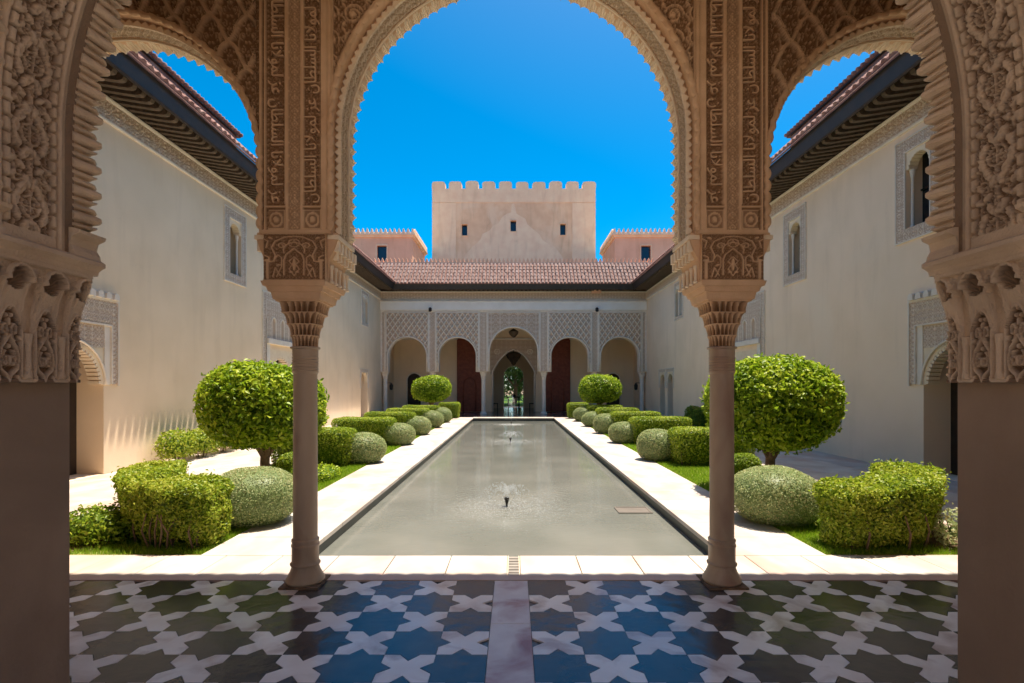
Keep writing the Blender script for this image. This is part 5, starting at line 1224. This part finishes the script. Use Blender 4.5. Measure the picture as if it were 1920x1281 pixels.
# box hedges across the lawn
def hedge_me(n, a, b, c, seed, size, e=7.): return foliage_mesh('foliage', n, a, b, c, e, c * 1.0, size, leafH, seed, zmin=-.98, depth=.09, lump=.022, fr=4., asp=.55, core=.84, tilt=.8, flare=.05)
def hedge(x, y, me_, label, a=.8, seed=0, grp='clipped box hedges crossing the lawns'):
    t = thing('box_hedge', label, 'hedge', (x, y, -.02), grp); link('foliage', me_, t, (x, y, -.02))
    g = random.Random(int(y * 7)); m_ = MB()
    for k in range(9): xx = x + g.uniform(-a, a) * .9; yy = y - g.uniform(.05, .3); m_.tube([(xx, yy, -.02), (xx + g.uniform(-.05, .05), yy - .03, .28)], [.012, .006], 5)
    lab(m_.build('stems', bark_m, t), kind='stuff')
hm = [hedge_me(15000, .80, .38, .385, 31 + i, .042) for i in range(2)]
hy_l = [10.9, 14.6, 17.7, 20.7, 23.7]; hy_r = [11.0, 14.9, 18.0, 21.1, 24.2]
for i, y in enumerate(hy_l): hedge(-4.05, y + .1, hm[i % 2], '%s box hedge in the left lawn beyond the large tree' % ordn[i])
for i, y in enumerate(hy_r): hedge(4.05, y + .1, hm[(i + 1) % 2], '%s box hedge in the right lawn beyond the large tree' % ordn[i])
he = hedge_me(7000, .50, .42, .40, 37, .045)
hedge(-3.2, 27.0, he, 'short dark hedge block at the far left end of the pool', .4); hedge(3.15, 26.6, he, 'short dark hedge block at the far right end of the pool', .4)
# crescent hedges nearest the portico
def crescent(s, label):
    g = np.random.default_rng(41 + s); n = 34000
    ctl = np.array([[3.15, 5.42], [3.6, 5.42], [4.02, 5.56], [4.35, 5.88], [4.55, 6.25], [4.60, 6.55]]) if s > 0 else np.array([[2.98, 5.50], [3.4, 5.50], [3.78, 5.66], [4.05, 5.96], [4.22, 6.35], [4.26, 6.6]])
    seg = np.linalg.norm(np.diff(ctl, axis=0), axis=1); cum = np.concatenate([[0], np.cumsum(seg)]); Lh = cum[-1]
    def at(t):
        x = np.interp(t, cum, ctl[:, 0]); y = np.interp(t, cum, ctl[:, 1]); x2 = np.interp(t + .12, cum, ctl[:, 0]); y2 = np.interp(t + .12, cum, ctl[:, 1]); x1 = np.interp(t - .12, cum, ctl[:, 0]); y1 = np.interp(t - .12, cum, ctl[:, 1])
        d = np.stack([x2 - x1, y2 - y1], -1); d /= np.maximum(np.linalg.norm(d, axis=-1, keepdims=True), 1e-6); return x, y, d
    a_, b__, c_ = Lh / 2 + .02, .24, .335
    P, N = superell(n, a_, b__, c_, 9., g, 0, -.96)
    inn = g.random(len(P)) ** 2. * .09; P = P - N * inn[:, None] + N * (lumpy(P, .035, 7., s + 3) + lumpy(P, .02, 17., s))[:, None]; kk = g.random(len(P)) < .05; P[kk] += N[kk] * g.uniform(0, .05, (kk.sum(), 1))
    thin = (lumpy(P, 1, 9., s + 9) > .55) & (P[:, 2] < 0) & (g.random(len(P)) < .7); P, N, inn = P[~thin], N[~thin], inn[~thin]
    CV, CF = ell_core(a_, b__, c_, 7., .80, 48, 18)
    def bend(Q, isn=False):
        t = Q[:, 0] + Lh / 2; x, y, d = at(np.clip(t, 0, Lh)); nr = np.stack([-d[:, 1], d[:, 0]], -1); ex = (t - np.clip(t, 0, Lh))
        fl = 1 + .34 * np.clip(Q[:, 2] / c_, -1, 1)
        X = x + nr[:, 0] * Q[:, 1] * fl + d[:, 0] * ex; Y = y + nr[:, 1] * Q[:, 1] * fl + d[:, 1] * ex; return np.stack([s * X, Y, (Q[:, 2] + c_) * (.93 + .12 * np.clip(t / Lh, 0, 1))], -1)
    N2 = bend(P + N * .05) - bend(P); Pb = bend(P); V, F = leaf_quads(Pb, N2, .043, g, .95)
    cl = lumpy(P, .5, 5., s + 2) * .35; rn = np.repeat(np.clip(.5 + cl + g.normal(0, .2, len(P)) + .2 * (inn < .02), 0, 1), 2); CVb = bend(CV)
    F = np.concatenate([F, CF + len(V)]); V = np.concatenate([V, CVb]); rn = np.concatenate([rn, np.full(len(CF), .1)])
    t = thing('crescent_hedge', label, 'hedge', (s * 3.9, 5.9, -.02)); build_np('foliage', V, F, leafH, t, False, rn)
    m_ = MB(); gg = random.Random(s + 5)
    for k in range(34):
        tt = gg.uniform(.1, Lh - .1); x, y, d = at(np.array([tt])); off = gg.uniform(-.22, .05); xx = float(x[0]) - float(d[0, 1]) * off; yy = float(y[0]) + float(d[0, 0]) * off
        m_.tube([(s * xx, yy, -.02), (s * (xx + gg.uniform(-.05, .05)), yy - .03, .16), (s * (xx + gg.uniform(-.08, .08)), yy - .05, .34)], [.013, .010, .005], 5)
    lab(m_.build('stems', bark_m, t), kind='stuff')
crescent(-1, 'curved clipped hedge in the left near corner of the garden'); crescent(1, 'curved clipped hedge in the right near corner of the garden')
# low leafy shrubs
def shrub(name, x, y, me_, label, cat='shrub', grp=None, rz=0):
    t = thing(name, label, cat, (x, y, -.02), grp); t.rotation_euler = (0, 0, rz); link('foliage', me_, t, (x, y, -.02))
    m_ = MB(); m_.T = lambda p: (p[0] + x, p[1] + y, p[2] - .02); g = random.Random(int(abs(x * 31 + y * 17)))
    for k in range(7): a = g.uniform(0, 6.28); r_ = g.uniform(.02, .2); m_.tube([(r_ * .5 * math.cos(a), r_ * .5 * math.sin(a), 0), (r_ * math.cos(a), r_ * math.sin(a), .26)], [.010, .005], 5)
    lab(m_.build('stems', bark_m, t), kind='stuff')
sh1 = foliage_mesh('foliage', 2600, .42, .34, .19, 2.4, .17, .05, leafH, 51, zmin=-.9, depth=.12, lump=.05, fr=6, core=.7, wild=.05, roff=-.12)
shrub('low_shrub', -4.28, 5.62, sh1, 'low leafy shrub left of the left curved hedge'); 
sh1b = foliage_mesh('foliage', 900, .22, .2, .19, 2.2, .18, .045, leafB, 52, zmin=-.9, depth=.12, lump=.04, fr=6, core=.4, wild=.09, roff=.2)
shrub('low_shrub', 4.42, 5.35, sh1b, 'sparse low shrub on bare soil at the right edge of the view')
sh2 = foliage_mesh('foliage', 2400, .42, .50, .13, 2.4, .10, .05, leafT, 53, zmin=-.9, depth=.1, lump=.04, fr=6, core=.8, wild=.05)
shrub('low_shrub', -3.45, 9.35, sh2, 'low bright ground cover shrub between the left column and the first hedge', 'shrub')
for i, (y, q_) in enumerate(((11.35, .9), (12.2, .8), (13.1, .7), (14.0, .62))):
    me_ = foliage_mesh('foliage', 2100, .30, .48, .30 * q_ / .9, 2.4, .36, .065, leafH, 60 + i, zmin=-.9, depth=.16, lump=.05, fr=5, core=.6, wild=.08, roff=.12)
    shrub('wall_shrub', -7.05, y, me_, '%s leafy shrub against the left wall' % ['nearest', 'second', 'third', 'farthest'][i], grp='shrubs along the left wall')
for i, y in enumerate((20.3, 21.2)):
    me_ = foliage_mesh('foliage', 2200, .30, .48, .42, 2.6, .42, .07, leafH, 70 + i, zmin=-.9, depth=.14, lump=.04, fr=5, core=.7, roff=-.22)
    shrub('wall_shrub', 7.05, y, me_, '%s dark shrub against the right wall' % ['nearer', 'farther'][i], grp='shrubs along the right wall')
# garden trees beyond the hall
def garden_tree(x, y, r, h, seed, label):
    t = thing('garden_tree', label, 'tree', (x, y, 0), 'leafy trees in the garden beyond'); g = np.random.default_rng(seed)
    Vs = []; Fs = []; rs = []; nb_ = 0
    for k in range(9):
        c = np.array([g.normal(0, r * .45), g.normal(0, r * .35), h * .58 + g.normal(0, h * .16)]); rr_ = r * g.uniform(.35, .6)
        D = g.normal(0, 1, (700, 3)); D /= np.linalg.norm(D, axis=1, keepdims=True); P = c + D * rr_ * (1 - .35 * g.random((700, 1)) ** 2) * np.array([1, 1, .8])
        V, F = leaf_quads(P, D, .22, g); Vs.append(V); Fs.append(F + nb_); nb_ += len(V); rs.append(np.repeat(np.clip(g.uniform(.2, .7) + g.normal(0, .18, 700), 0, 1), 2))
    V = np.concatenate(Vs) + np.array([x, y, 0]); build_np('crown', V, np.concatenate(Fs), leafD, t, False, np.concatenate(rs))
    m_ = MB(); m_.tube([(x, y, 0), (x + .1, y, h * .3), (x, y + .1, h * .6)], [.22, .17, .08], 8)
    for k in range(4): a = k * 1.6; m_.tube([(x + .1, y, h * .3), (x + r * .4 * math.cos(a), y + r * .4 * math.sin(a), h * .6)], [.1, .04], 6)
    m_.build('trunk', bark_m, t)
garden_tree(.1, 48, 2.6, 4.6, 81, 'dense green garden tree framed by the far doorway')
garden_tree(-3.2, 53, 2.8, 5.0, 82, 'garden tree left of the doorway view'); garden_tree(3.6, 52, 2.8, 5.2, 83, 'garden tree right of the doorway view')
garden_tree(.6, 60, 4.2, 6.2, 84, 'tall garden tree far behind the doorway')
